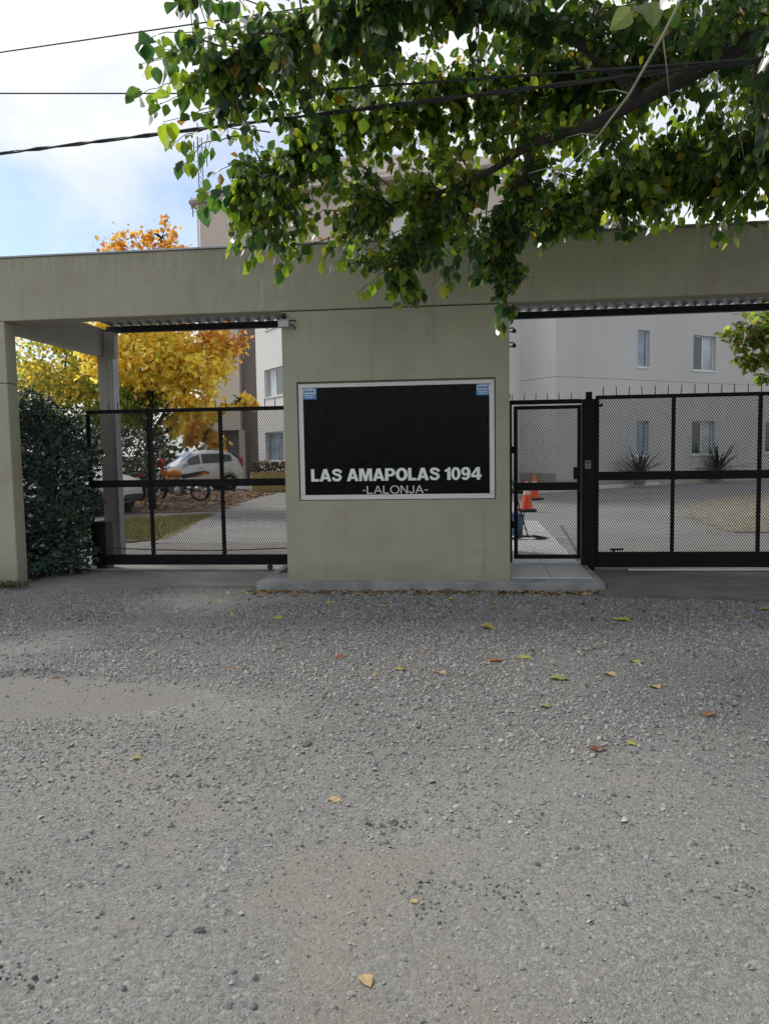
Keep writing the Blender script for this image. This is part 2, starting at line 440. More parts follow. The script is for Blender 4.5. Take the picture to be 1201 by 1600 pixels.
def stone_field(X, Y):
    wx = X+.03*(fbm(X*6, Y*6, 71, 2)-.5); wy = Y+.03*(fbm(X*6+9, Y*6, 72, 2)-.5)
    return np.maximum(np.maximum(1.0*stones(wx, wy, .062, 3), .85*stones(wx+7.3, wy+1.7, .036, 5)), .5*stones(wx+3.1, wy+2.7, .022, 6))
def road_rough(X, Y):
    return np.clip((fbm(X*.9, Y*.9, 21)-.28)*3.0, .25, 1.)*np.clip((Y-1.0)/3.0, .42, 1.0)
def hollow(X, Y):
    """the worn hollow on the left, with a broken rim"""
    d = ((X+3.05)/1.2)**2+((Y-4.72)/.44)**2+(fbm(X*4, Y*4, 51)-.5)*.5+(fbm(X*15, Y*15, 52)-.5)*.25
    return np.clip((1.25-d)*3, 0, 1), np.exp(-((d-1.3)/.2)**2)
def road_height(X, Y):
    st = stone_field(X, Y)
    rough = road_rough(X, Y)
    big = ((fbm(X*.45, Y*.45, 31, 3)-.5)*.05+(fbm(X*3, Y*3, 41, 3)-.5)*.014)*np.clip((8.6-Y)/1.5, .15, 1)
    hol, rim = hollow(X, Y)
    z = st*.013*rough*(1-.88*hol)+big-.024*hol+.014*rim*stones(X, Y, .07, 9)
    return z-.024
ys = np.concatenate([np.linspace(-14, 1.2, 16, endpoint=False), 1.2*np.exp(np.arange(0, math.log(9.0/1.2), .0036)), [9.05, 9.2]])
xs = graded(-40, 30, -5.8, 5.2, .018, 14)
Xg, Yg = np.meshgrid(xs, ys)
road = grid_sheet('road', xs, ys, road_height(Xg, Yg), M['road'])
at_ = road.data.attributes.new('stone', 'FLOAT', 'POINT')
hw_, rw_ = hollow(Xg, Yg)
a3_ = road.data.attributes.new('rough', 'FLOAT', 'POINT'); a3_.data.foreach_set('value', np.clip((fbm(Xg*1.1, Yg*1.1, 61)-.26)*3.4, .10, 1).astype(np.float32).ravel()*np.clip((Yg-3.4)/2.0, .0, 1).astype(np.float32).ravel()*(1-hw_).astype(np.float32).ravel())
a2_ = road.data.attributes.new('hollow', 'FLOAT', 'POINT'); a2_.data.foreach_set('value', hw_.astype(np.float32).ravel())
at_.data.foreach_set('value', (1-(1-np.clip(stone_field(Xg, Yg)*1.6, 0, 1))*np.clip(road_rough(Xg, Yg)*1.1, 0, 1)).astype(np.float32).ravel())

M['earth'] = pmat('earth', (.12, .105, .075), .95, .3, .3, .5, 8, coord='Position')
g = MB(); g.quad((-600, -600, -.12), (600, -600, -.12), (600, 1200, -.12), (-600, 1200, -.12))
tag(obj('ground', g, M['earth']), kind='structure')
def yard_mat():
    m, t, b = newmat('yard_paving')
    pos = t('ShaderNodeNewGeometry').outputs['Position']
    c = t.ramp(t.noise(pos, .35, 6, .6), [(.3, (.225, .222, .22)), (.7, (.295, .29, .28))])
    c = t.mix(.6, c, t.ramp(t.noise(pos, 40, 3, .7), [(.25, .72), (.75, 1.1)]), 'MULTIPLY')
    c = t.mix(t.ramp(t.noise(pos, 1.3, 5, .65), [(.58, 0.), (.72, .5)]), c, (.11, .108, .105))
    t.l.new(c, b.inputs['Base Color']); b.inputs['Roughness'].default_value = .9
    bp = t('ShaderNodeBump', {'Height': t.noise(pos, 90, 3, .7), 'Strength': .5, 'Distance': .008}); t.l.new(bp.outputs[0], b.inputs['Normal'])
    return m
M['yard'] = yard_mat()
g = MB(); g.quad((-60, 9.12, -.014), (60, 9.12, -.014), (60, 90, -.014), (-60, 90, -.014))
tag(obj('yard', g, M['yard']), kind='structure')

def ragged(pts, amp=.05, step=.12, seed=1):
    rr = random.Random(seed); out = []
    for i, p in enumerate(pts):
        q = pts[(i+1) % len(pts)]; L = math.dist(p, q); n = max(1, int(L/step))
        for k in range(n):
            u = k/n; a = amp*rr.uniform(-1, 1)
            dx, dy = (q[0]-p[0])/L, (q[1]-p[1])/L
            out.append((p[0]+(q[0]-p[0])*u-dy*a, p[1]+(q[1]-p[1])*u+dx*a))
    return out
def sheet(name, pts, z, m, kind='structure', amp=.05, seed=1, step=.12):
    mb = MB(); mb.prism(ragged(pts, amp, step, seed), 'z', z-.09, z)
    return tag(obj(name, mb, m), kind=kind)
M['apron'] = pmat('driveway_concrete', (.205, .195, .188), .88, .2, 1.6, .5, 75, coord='Position')
M['apron_dark'] = pmat('driveway_asphalt', (.135, .132, .13), .85, .35, 1.9, .6, 80, coord='Position')
sheet('driveway', [(-5.40, 8.72), (-2.30, 8.66), (-2.2, 12.9), (-5.4, 12.9)], .010, M['apron'], amp=.03, seed=4)
sheet('driveway', [(1.40, 8.15), (4.6, 7.85), (9, 7.9), (9, 11.5), (1.40, 11.5)], .012, M['apron_dark'], amp=.06, seed=5)
M['path'] = pmat('path_concrete', (.255, .252, .245), .9, .15, .8, .4, 50, coord='Position')
sheet('inner_driveway', [(-5.6, 12.95), (-2.2, 12.95), (-1.5, 20), (-3.5, 30), (-7.2, 36), (-8.2, 31), (-6.9, 23), (-6.4, 18.5)], .006, M['path'], amp=.05, seed=6, step=.3)
def grass_ground(name, a, bcol):
    m, t, b = newmat(name)
    pos = t('ShaderNodeNewGeometry').outputs['Position']
    c = t.mix(t.ramp(t.noise(pos, 1.6, 6, .7), [(.38, 0.), (.62, 1.)]), a, bcol)
    c = t.mix(.7, c, t.ramp(t.noise(pos, 55, 3, .7), [(.25, .55), (.75, 1.2)]), 'MULTIPLY')
    t.l.new(c, b.inputs['Base Color']); b.inputs['Roughness'].default_value = .95
    bp = t('ShaderNodeBump', {'Height': t.noise(pos, 60, 3, .7), 'Strength': .9, 'Distance': .03}); t.l.new(bp.outputs[0], b.inputs['Normal'])
    return m
M['lawn'] = grass_ground('lawn_soil', (.16, .15, .055), (.26, .21, .11))
M['drylawn'] = grass_ground('dry_lawn_soil', (.38, .345, .29), (.31, .285, .22))
M['littersoil'] = grass_ground('litter_soil', (.19, .13, .095), (.24, .20, .17))
sheet('lawn', [(-6.3, 13.1), (-5.6, 13.6), (-6.6, 19.3), (-8.5, 18.0), (-8.6, 15.0)], .010, M['lawn'], amp=.12, seed=7, step=.25)
sheet('dry_lawn', [(4.7, 14.4), (4.75, 17.2), (5.9, 21.6), (9.8, 27.0), (16, 25), (14, 12)], .008, M['drylawn'], amp=.10, seed=8, step=.5)
sheet('litter_bed', [(-8.6, 20.0), (-6.9, 20.2), (-7.2, 23.5), (-8.4, 31.0), (-13.5, 31.5), (-13, 22)], .008, M['littersoil'], amp=.25, seed=9, step=.4)
# low kerb and bed along the grey building
kb = MB()
ka, kc = Vector((2.0, 27.3, 0)), Vector((10.8, 35.6, 0)); kd = (kc-ka).normalized(); kn = Vector((-kd.y, kd.x, 0))
def obox(mb, p, d, n, L, w, z0, z1):
    q = [p, p+d*L, p+d*L+n*w, p+n*w]; k = len(mb.v)
    for z in (z0, z1): mb.v += [(a.x, a.y, z) for a in q]
    for f in ((0, 1, 2, 3), (4, 5, 6, 7), (0, 1, 5, 4), (1, 2, 6, 5), (2, 3, 7, 6), (3, 0, 4, 7)): mb.f.append(tuple(k+i for i in f))
obox(kb, ka, kd, kn, (kc-ka).length+8, .16, -.03, .12)
tag(obj('kerb', kb, M['alu'], bevel=.015), kind='structure')
M['bed'] = pmat('planting_soil', (.06, .055, .05), .95, .3, 2, .6, 30, coord='Position')
sb = MB(); sb.poly([(ka+kn*.16+Vector((0, 0, .06))), (kc+kd*8+kn*.16+Vector((0, 0, .06))), (kc+kd*8+kn*2.5+Vector((0, 0, .06))), (ka+kn*2.2+Vector((0, 0, .06)))])
tag(obj('planting_bed', sb, M['bed']), kind='structure')

# angular chippings standing out of the worn surface
def pebble_template():
    a = np.array([(-.02, .04, .52), (.5, .05, .06), (.17, .46, .10), (-.40, .33, .02), (-.47, -.26, .08), (.14, -.48, .04), (.26, -.10, .44)])
    return a, [(0, 6, 2), (6, 1, 2), (0, 2, 3), (0, 3, 4), (0, 4, 5), (0, 5, 6), (6, 5, 1)]
def chippings(name, n, y0, y1, med, sig, lo, hi, mask, cols, wts, label, lift=.0):
    u = rng.random(n); yy = np.sqrt(y0*y0+(y1*y1-y0*y0)*u)
    xx = yy*rng.uniform(-.80, .66, n)+rng.uniform(-.6, .6, n); ok = (xx > -5.7) & (xx < 5.2)
    ok &= rng.random(n) < mask(xx, yy)
    xx, yy = xx[ok], yy[ok]; m_ = len(xx)
    S_ = np.clip(rng.lognormal(math.log(med), sig, m_), lo, hi)
    d = rng.normal(0, .28, (m_, 3)); ang = rng.random(m_)*6.283; d[:, 0] += np.cos(ang); d[:, 1] += np.sin(ang)
    Rm_ = rotmats(d, rng.normal(0, .35, m_)); Rm_[:, :, 1] *= rng.uniform(.55, 1.1, m_)[:, None]; Rm_[:, :, 2] *= rng.uniform(.6, 1.3, m_)[:, None]
    T = np.stack([xx, yy, road_height(xx, yy)+S_*lift], 1)
    o = bulk(name, pebble_template(), T, Rm_, S_, leaf_palette(cols, wts, m_, .12, .012), M['pebble'])
    tag(o, label, 'gravel', kind='stuff'); return m_
M['pebble'] = leafmat('pebble', attr=True, gloss=.015, trans=0.)
def rough_mask(x, y):
    hw, rw = hollow(x, y)
    return np.clip((fbm(x*1.1, y*1.1, 61)-.26)*3.4, .10, 1)*np.clip((y-2.7)/2.3, .05, 1)*(1-.93*hw)
GREY = [(.275, .274, .268), (.325, .323, .315), (.235, .234, .229), (.165, .164, .161), (.385, .38, .37)]
nc = chippings('gravel', 205000, 1.75, 8.62, .0130, .42, .005, .036, rough_mask, GREY, [4, 3, 3, 1.5, .45], 'grey chippings standing out of the worn road surface')
nc += chippings('gravel', 75000, 1.7, 5.4, .0058, .38, .003, .015, lambda x, y: (.35+.65*np.clip((fbm(x*1.6, y*1.6, 63)-.3)*3, 0, 1))*np.clip((5.6-y)/1.6, 0, 1)*(1-.8*hollow(x, y)[0]), [(.30, .298, .29), (.345, .34, .33), (.245, .243, .237), (.15, .149, .146)], [4, 3, 2, .7], 'fine grit bedded in the smoother near part of the road')
nc += chippings('loose_gravel', 1800, 1.75, 8.5, .0105, .45, .004, .026, lambda x, y: .25+.75*(fbm(x*2, y*2, 66) > .5), [(.27, .265, .255), (.13, .128, .122), (.36, .34, .30), (.48, .47, .44)], [4, 1.5, 1, .3], 'loose grit scattered over the road', .08)
nc += chippings('loose_gravel', 110, 1.75, 8.5, .018, .35, .010, .036, lambda x, y: 1+0*x, [(.20, .196, .19), (.13, .128, .124), (.32, .31, .28)], [3, 1.4, 1], 'darker loose stones lying here and there on the road', .08)
# crumbled dark spots
SP_ = np.array([(-.15, 2.62, .10), (.10, 2.66, .06), (-1.35, 2.05, .09), (.36, 1.98, .07), (.95, 2.72, .10), (-.35, 3.12, .05), (-1.75, 2.55, .06), (-1.9, 4.35, .16), (-2.4, 4.25, .2), (.75, 4.1, .1)])
k_ = rng.integers(0, len(SP_), 380); xx = SP_[k_, 0]+rng.normal(0, 1, 380)*SP_[k_, 2]; yy = SP_[k_, 1]+rng.normal(0, .75, 380)*SP_[k_, 2]
dd = rng.normal(0, .4, (380, 3)); dd[:, 0] += 1
o = bulk('asphalt_crumbs', pebble_template(), np.stack([xx, yy, road_height(xx, yy)+.001], 1), rotmats(dd, rng.normal(0, .5, 380)), np.clip(rng.lognormal(math.log(.010), .4, 380), .004, .024), leaf_palette([(.09, .088, .085), (.15, .148, .142), (.22, .216, .206)], [2, 2, 1], 380, .15, .01), M['pebble'])
tag(o, 'crumbs of dark broken asphalt in small worn spots of the road', 'gravel', kind='stuff')
print('stones', nc)

# ------------------------------------------------------------------ gatehouse portico
W0 = 8.66
port = empty('entrance_portico', (-.8, W0, 0), 0, 'long olive grey rendered gateway wall with flat beam over both gateways', 'gatehouse')
def P_(name, mb, m, **k):
    for i, v in enumerate(mb.v): mb.v[i] = (v[0]+.8, v[1]-W0, v[2])
    return obj(name, mb, m, port, **k)
# pillar: front face with a recess for the sign
X0, X1, SZ0, SZ1, SX0, SX1 = -2.095, .452, 1.0, 2.352, -1.938, .300
pb = MB()
yf, yb, yr = W0, W0+.62, W0+.07
for (a, b_, c, d) in ((X0, SX0, .0, 3.14), (SX1, X1, .0, 3.14), (SX0, SX1, .0, SZ0), (SX0, SX1, SZ1, 3.14)):
    pb.quad((a, yf, c), (b_, yf, c), (b_, yf, d), (a, yf, d))
pb.quad((SX0, yf, SZ0), (SX1, yf, SZ0), (SX1, yr, SZ0), (SX0, yr, SZ0)); pb.quad((SX0, yf, SZ1), (SX1, yf, SZ1), (SX1, yr, SZ1), (SX0, yr, SZ1))
pb.quad((SX0, yf, SZ0), (SX0, yf, SZ1), (SX0, yr, SZ1), (SX0, yr, SZ0)); pb.quad((SX1, yf, SZ0), (SX1, yf, SZ1), (SX1, yr, SZ1), (SX1, yr, SZ0))
pb.quad((SX0, yr, SZ0), (SX1, yr, SZ0), (SX1, yr, SZ1), (SX0, yr, SZ1))
pb.quad((X0, yf, 0), (X0, yf, 3.14), (X0, yb, 3.14), (X0, yb, 0)); pb.quad((X1, yf, 0), (X1, yf, 3.14), (X1, yb, 3.14), (X1, yb, 0))
pb.quad((X0, yb, 0), (X1, yb, 0), (X1, yb, 3.14), (X0, yb, 3.14))
P_('pillar', pb, M['stucco'])
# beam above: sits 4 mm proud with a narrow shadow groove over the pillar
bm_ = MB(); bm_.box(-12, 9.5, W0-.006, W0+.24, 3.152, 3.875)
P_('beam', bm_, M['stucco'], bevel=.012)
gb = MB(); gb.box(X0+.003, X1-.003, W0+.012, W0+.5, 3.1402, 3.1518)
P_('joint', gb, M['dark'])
cp = MB(); cp.box(-12, 9.5, W0-.022, W0+.27, 3.8755, 3.897)
P_('coping', cp, M['zinc'], bevel=.004)
pr = MB(); pr.box(-12, -5.425, W0, W0+.22, 0, 2.428); P_('pier', pr, M['stucco'], bevel=.012)
pr = MB(); pr.box(-12, -5.425, W0, W0+.22, 2.434, 3.151); P_('pier', pr, M['stucco'], bevel=.01)
pr = MB(); pr.box(-12, -5.435, W0+.008, W0+.21, 2.427, 2.435); P_('joint', pr, M['dark'])
pr = MB(); pr.box(5.9, 12, W0, W0+.22, 0, 3.151); P_('pier', pr, M['stucco'], bevel=.012)
sbm = MB(); sbm.box(-5.62, -5.44, W0+.245, 11.38, 3.06, 3.46); P_('side_beam', sbm, M['stucco_in'], bevel=.008)
rc = MB(); rc.box(-5.56, -5.36, 11.2, 11.4, 0, 3.058); P_('rear_column', rc, M['stucco_in'], bevel=.01)
rc = MB(); rc.box(-5.355, -5.30, 11.18, 11.36, 0, 3.40); P_('drain_pipe', rc, M['zinc'], bevel=.01)
rc = MB(); rc.box(-5.435, -5.26, 11.16, 11.30, 3.02, 3.40); P_('bracket', rc, M['stucco_in'], bevel=.008)
for (xa, xb) in ((-5.43, X0), (X1, 8.6)):
    q = MB(); q.box(xa, xb, 11.27, 11.35, 3.405, 3.50); P_('purlin', q, M['steel'], bevel=.004)
    q = MB(); q.box(xa, xb, 9.35, 9.41, 3.385, 3.49); P_('purlin', q, M['steel'], bevel=.004)
rf = MB(); k = 0
cxs = np.arange(-5.42, 8.6, .019); prev = None
for i, x in enumerate(cxs):
    z = 3.535+.024*math.sin(2*math.pi*x/.152)
    a = (x, W0+.25, z+.0); b_ = (x, 11.46, z)
    rf.v += [a, b_]
    if i: rf.f.append((2*i-2, 2*i, 2*i+1, 2*i-1))
P_('roof_sheet', rf, M['zinc'], smooth=True)
q = MB(); q.box(X0+.02, X1-.02, W0+.6, 11.3, 0, 3.38); P_('guard_room', q, M['stucco_in'])

# step slab with tiles ---------------------------------------------------
step = empty('entry_step', (0, 8.5, 0), 0, 'low concrete step with pale square tiles under the pillar and small gate', 'step')
sl = MB()
sl.prism([(-2.43, 8.50), (1.47, 8.50), (1.47, 10.4), (1.80, 16.0), (.46, 16.0), (.46, 9.2), (-2.35, 9.2), (-2.35, 9.85), (-2.43, 9.85)], 'z', -.05, .078)
for i, v in enumerate(sl.v): sl.v[i] = (v[0], v[1]-8.5, v[2])
obj('slab', sl, M['kerbpaint'], step, bevel=.008)
tm = {}
for r_ in range(12):
    for c_ in range(2):
        w_, d_ = .452, .585
        x0 = .470+c_*(w_+.008); y0 = 8.80+r_*(d_+.008)
        key = (c_,)
        if 'm' not in tm:
            b0 = MB(); b0.box(0, w_, 0, d_, 0, .012); tm['m'] = b0.mesh('tile', M['tile'])
        obj('tile', tm['m'], None, step, loc=(x0, y0-8.5, .0785+random.uniform(-.0012, .0012)), fixn=False)

# sign -------------------------------------------------------------------
sign = empty('sign_board', (-.82, W0, 1.0), 0, 'black sign panel in white frame reading LAS AMAPOLAS 1094', 'sign')
def S_(name, mb, m, par=None, **k):
    for i, v in enumerate(mb.v): mb.v[i] = (v[0]+.82, v[1]-W0, v[2]-1.0)
    return obj(name, mb, m, par or sign, **k)
yfr = W0+.018
fr = .055
for (a, b_, c, d) in ((SX0+.012, SX1-.012, SZ1-.012-fr, SZ1-.022), (SX0+.012, SX1-.012, SZ0+.008, SZ0+.008+fr)):
    q = MB(); q.box(a, b_, yfr, yfr+.045, c, d); S_('frame', q, M['alu'], bevel=.004)
for (a, b_) in ((SX0+.012, SX0+.012+fr), (SX1-.012-fr, SX1-.012)):
    q = MB(); q.box(a, b_, yfr+.0015, yfr+.044, SZ0+.008+fr+.0008, SZ1-.012-fr-.0008); S_('frame', q, M['alu'], bevel=.004)
q = MB(); q.box(SX0+.04, SX1-.04, yfr+.018, yfr+.04, SZ0+.03, SZ1-.03); S_('panel', q, M['signblack'])
ypan = yfr+.018

def arc(cx, cy, rx, ry, a0, a1, n=10):
    return [(cx+rx*math.cos(R(a0+(a1-a0)*i/n)), cy+ry*math.sin(R(a0+(a1-a0)*i/n))) for i in range(n+1)]
def stroke(pts, w, n=8):
    """outline of a smooth stroke of width w"""
    P = [Vector((p[0], p[1], 0)) for p in pts]; m = len(P); c = []
    for i in range(m-1):
        p0, p1, p2, p3 = P[max(i-1, 0)], P[i], P[i+1], P[min(i+2, m-1)]
        for k in range(n):
            u = k/n; c.append(.5*((2*p1)+(p2-p0)*u+(2*p0-5*p1+4*p2-p3)*u*u+(3*p1-p0-3*p2+p3)*u**3))
    c.append(P[-1]); l, r = [], []
    for i, p in enumerate(c):
        d = (c[min(i+1, len(c)-1)]-c[max(i-1, 0)]).normalized(); nn = Vector((-d.y, d.x, 0))*w/2
        l.append((p.x+nn.x, p.y+nn.y)); r.append((p.x-nn.x, p.y-nn.y))
    return l+r[::-1]
HEAVY = {
 'L': [[(0, 0), (.64, 0), (.64, .2), (.26, .2), (.26, 1), (0, 1)]],
 'A': [[(0, 0), (.27, 0), (.325, .18), (.625, .18), (.68, 0), (.95, 0), (.62, 1), (.33, 1)], [(.385, .36), (.565, .36), (.475, .68)]],
 'M': [[(0, 0), (.24, 0), (.24, .64), (.41, 0), (.63, 0), (.80, .64), (.80, 0), (1.04, 0), (1.04, 1), (.68, 1), (.52, .40), (.36, 1), (0, 1)]],
 'P': [[(0, 0), (.26, 0), (.26, .34)]+arc(.45, .67, .36, .33, -90, 90)+[(0, 1)], [(.26, .53)]+arc(.40, .67, .15, .14, -90, 90)+[(.26, .81)]],
 'O': [arc(.47, .5, .47, .525, 0, 350, 28), arc(.47, .5, .205, .31, 0, 345, 20)],
 'S': [stroke([(.74, .69), (.66, .83), (.42, .905), (.20, .85), (.16, .70), (.30, .585), (.52, .505), (.68, .40), (.69, .24), (.56, .125), (.36, .10), (.18, .16), (.10, .32)], .205)],
 '1': [[(.19, 0), (.45, 0), (.45, 1), (.25, 1), (.20, .88), (.0, .82), (.0, .65), (.19, .67)]],
 '0': [arc(.37, .5, .37, .52, 0, 350, 24), arc(.37, .5, .13, .33, 0, 345, 18)],
 '9': [[(.04, .21), (.09, .07), (.22, -.01), (.38, -.015), (.57, .07), (.69, .27), (.73, .50), (.72, .74), (.63, .92), (.48, 1.01), (.30, 1.015), (.13, .95), (.02, .80), (.0, .64), (.05, .47), (.17, .36), (.31, .335), (.46, .41), (.44, .27), (.38, .18), (.31, .165), (.275, .23)], arc(.355, .675, .115, .16, 0, 340, 14)],
 '4': [[(.44, 0), (.69, 0), (.69, .2), (.82, .2), (.82, .39), (.69, .39), (.69, 1), (.43, 1), (0, .42), (0, .2), (.44, .2)], [(.44, .39), (.21, .39), (.44, .72)]]}
THIN = {
 '-': [[(0, .36), (.34, .36), (.34, .47), (0, .47)]],
 'L': [[(0, 0), (.64, 0), (.64, .12), (.135, .12), (.135, 1), (0, 1)]],
 'A': [[(0, 0), (.14, 0), (.245, .28), (.66, .28), (.765, 0), (.91, 0), (.52, 1), (.385, 1)], [(.29, .39), (.615, .39), (.452, .83)]],
 'O': [arc(.52, .5, .52, .525, 0, 350, 30), arc(.52, .5, .385, .41, 0, 348, 26)],
 'N': [[(0, 0), (.13, 0), (.13, .79), (.65, 0), (.79, 0), (.79, 1), (.66, 1), (.66, .21), (.14, 1), (0, 1)]],
 'J': [stroke([(.50, 1), (.50, .62), (.50, .28), (.44, .10), (.27, .045), (.11, .12), (.07, .31)], .13)]}
def glyph(ch, font):
    cu = bpy.data.curves.new('glyph', 'CURVE'); cu.dimensions = '2D'; cu.fill_mode = 'BOTH'; cu.extrude = .02
    for loop in font[ch]:
        sp = cu.splines.new('POLY'); sp.points.add(len(loop)-1); sp.use_cyclic_u = True
        for p, (x, y) in zip(sp.points, loop): p.co = (x, y, 0, 1)
    ob = bpy.data.objects.new('glyph', cu); COL.objects.link(ob)
    bpy.context.view_layer.update()
    me = bpy.data.meshes.new_from_object(ob.evaluated_get(bpy.context.evaluated_depsgraph_get()))
    bpy.data.objects.remove(ob)
    return me
def lettering(text, x0, x1, z0, z1, font, m, space, gap):
    gl = []; pen = 0
    for ch in text:
        if ch == ' ': pen += space; continue
        me = glyph(ch, font)
        co = np.empty(len(me.vertices)*3, np.float32); me.vertices.foreach_get('co', co); co = co.reshape(-1, 3)
        a, b_ = co[:, 0].min(), co[:, 0].max()
        gl.append((me, pen-a, co)); pen += (b_-a)+gap
    tot = pen-gap; sx_ = (x1-x0)/tot; sz_ = z1-z0
    for me, dx, co in gl:
        out = np.stack([(co[:, 0]+dx)*sx_, co[:, 2]*.1, co[:, 1]*sz_], 1)
        cx = (out[:, 0].max()+out[:, 0].min())/2; out[:, 0] -= cx
        me.vertices.foreach_set('co', out.astype(np.float32).ravel()); me.update()
        me.materials.clear(); me.materials.append(m); me.name = 'letter'
        o = bpy.data.objects.new('letter', me); COL.objects.link(o); o.parent = sign
        o.location = (x0+cx+.82, ypan-.003-W0, z0-1.0)
lettering('LAS AMAPOLAS 1094', -1.800, .142, 1.219, 1.360, HEAVY, M['letter'], .34, .045)
lettering('-LALONJA-', -1.206, -.462, 1.072, 1.162, THIN, M['letterthin'], .2, .12)
for (xa, zb) in ((-1.876, 2.158), (.090, 2.158)):
    w_, h_ = .158, .158
    q = MB(); q.quad((xa, ypan-.0012, zb), (xa+w_, ypan-.0012, zb), (xa+w_, ypan-.0012, zb+h_), (xa, ypan-.0012, zb+h_)); st = S_('sticker', q, M['stblue'])
    st['label'] = 'small blue square sticker with pale band of print'
    q = MB(); q.quad((xa+.008, ypan-.0022, zb+.062), (xa+w_-.008, ypan-.0022, zb+.062), (xa+w_-.008, ypan-.0022, zb+.112), (xa+.008, ypan-.0022, zb+.112))
    obx = S_('print_band', q, M['stwhite']); obx.parent = st
    for zz, x_a, x_b, hh in ((.132, .03, .12, .010), (.118, .045, .11, .006), (.036, .02, .13, .008), (.018, .04, .12, .006)):
        q = MB(); q.quad((xa+x_a, ypan-.0021, zb+zz), (xa+x_b, ypan-.0021, zb+zz), (xa+x_b, ypan-.0021, zb+zz+hh), (xa+x_a, ypan-.0021, zb+zz+hh))
        obx = S_('print_line', q, M['stwhite']); obx.parent = st
    q = MB(); xx = xa+.018
    for wd in (.018, .014, .02, .014, .022):      # the illegible word on the band
        q.quad((xx, ypan-.0032, zb+.074), (xx+wd, ypan-.0032, zb+.074), (xx+wd, ypan-.0032, zb+.099), (xx, ypan-.0032, zb+.099)); xx += wd+.007
    obx = S_('print_word', q, M['stdark']); obx.parent = st

# lamps and fittings on the pillar ---------------------------------------
fl = empty('flood_light', (-2.05, W0, 3.0), 0, 'small grey rectangular floodlight at the top left corner of the pillar', 'floodlight')
q = MB(); q.box(-.065, .065, -.085, -.045, -.045, .045); obj('housing', q, M['plastic'], fl, bevel=.008)
q = MB(); q.box(-.055, .055, -.089, -.0855, -.036, .030); obj('lens', q, M['lens'], fl)
q = MB(); q.tube([(.06, -.05, .035), (.12, -.02, .04), (.12, .0, .04)], .008); obj('bracket', q, M['dark'], fl)
q = MB(); q.tube([(.05, -.05, 0), (.10, -.035, -.02), (.115, -.01, -.045), (.10, .0, -.05)], .006); obj('wire', q, M['cable'], fl)
q = MB(); q.tube([(0, -.06, .05), (0, -.03, .07), (0, .0, .075)], .008); obj('bracket', q, M['dark'], fl)
sn = empty('motion_sensor', (-2.065, W0, 3.095), 0, 'dark round sensor just above the floodlight on the pillar corner', 'sensor')
q = MB(); q.lathe([(0, -.065), (.02, -.06), (.032, -.04), (.034, -.02), (.026, .0)], 12, 'y'); obj('dome', q, M['dark'], sn, smooth=True)
q = MB(); q.box(-.03, .03, -.012, .0, -.045, .04); obj('base', q, M['plastic'], sn)
for nm, z, lb in (('wall_bracket', 2.86, 'upper of two small dark hooks on the right edge of the pillar'), ('wall_bracket', 2.70, 'lower of two small dark hooks on the right edge of the pillar')):
    e = empty(nm, (X1, W0+.10, z), 0, lb, 'bracket', 'hooks on the pillar edge')
    q = MB(); q.tube([(0, 0, .03), (.05, 0, .035), (.065, 0, .015)], .008); q.tube([(0, 0, -.01), (.05, 0, -.008), (.07, 0, .01)], .008); obj('arm', q, M['dark'], e)
    q = MB(); q.lathe([(.0, -.03), (.022, -.02), (.024, .02), (.0, .03)], 10, 'y', (.06, 0, .0)); obj('insulator', q, M['dark'], e)
# alarm wire insulator by the small gate
e = empty('fence_insulator', (X1, 9.6, 2.20), 0, 'tiny dark insulator stud above the small gate beside the pillar', 'insulator')
q = MB(); q.tube([(0, 0, 0), (.06, 0, 0)], .016, 8); obj('stud', q, M['dark'], e)

# ------------------------------------------------------------------ gates
G = 9.9
def diamond(mb, x0, x1, z0, z1, y, px=.031, pz=.046, w=.0054):
    """expanded metal: two families of crossing strands clipped to the rectangle"""
    s = pz/px; L = math.sqrt(1+s*s); hw = w/2*L
    for fam, yy in ((1, y), (-1, y+.0014)):
        c0 = z0-fam*s*(x1 if fam > 0 else x0)-hw; c1 = z1-fam*s*(x0 if fam > 0 else x1)+hw
        c = c0
        while c < c1:
            # z = fam*s*x + c
            pts = []
            xa = x0; xb = x1
            lo, hi = ((z0-c)/(fam*s), (z1-c)/(fam*s)); lo, hi = min(lo, hi), max(lo, hi)
            a, b_ = max(xa, lo), min(xb, hi)
            if b_-a > .004:
                za, zb = fam*s*a+c, fam*s*b_+c
                n = len(mb.v)
                for yv in (yy, yy+.003):
                    mb.v += [(a, yv, za-hw), (b_, yv, zb-hw), (b_, yv, zb+hw), (a, yv, za+hw)]
                mb.f += [(n, n+1, n+2, n+3), (n+7, n+6, n+5, n+4), (n, n+4, n+5, n+1), (n+3, n+2, n+6, n+7)]
            c += pz
    return mb
def bar(name, par, x0, x1, y0, y1, z0, z1, m=None, bevel=.004):
    q = MB(); q.box(x0, x1, y0, y1, z0, z1)
    return obj(name, q, m or M['black'], par, bevel=bevel)
def spikes(par, xs_, z, h=.115):
    q = MB(); q.tube([(0, 0, -.01), (0, 0, h-.02), (0, 0, h)], [.0055, .005, .0015], 6); me = q.mesh('spike', M['black'])
    for x in xs_:
        obj('spike', me, None, par, loc=(x+random.uniform(-.004, .004), 0, z), rot=(random.uniform(-.03, .03), random.uniform(-.035, .035), 0), fixn=False)

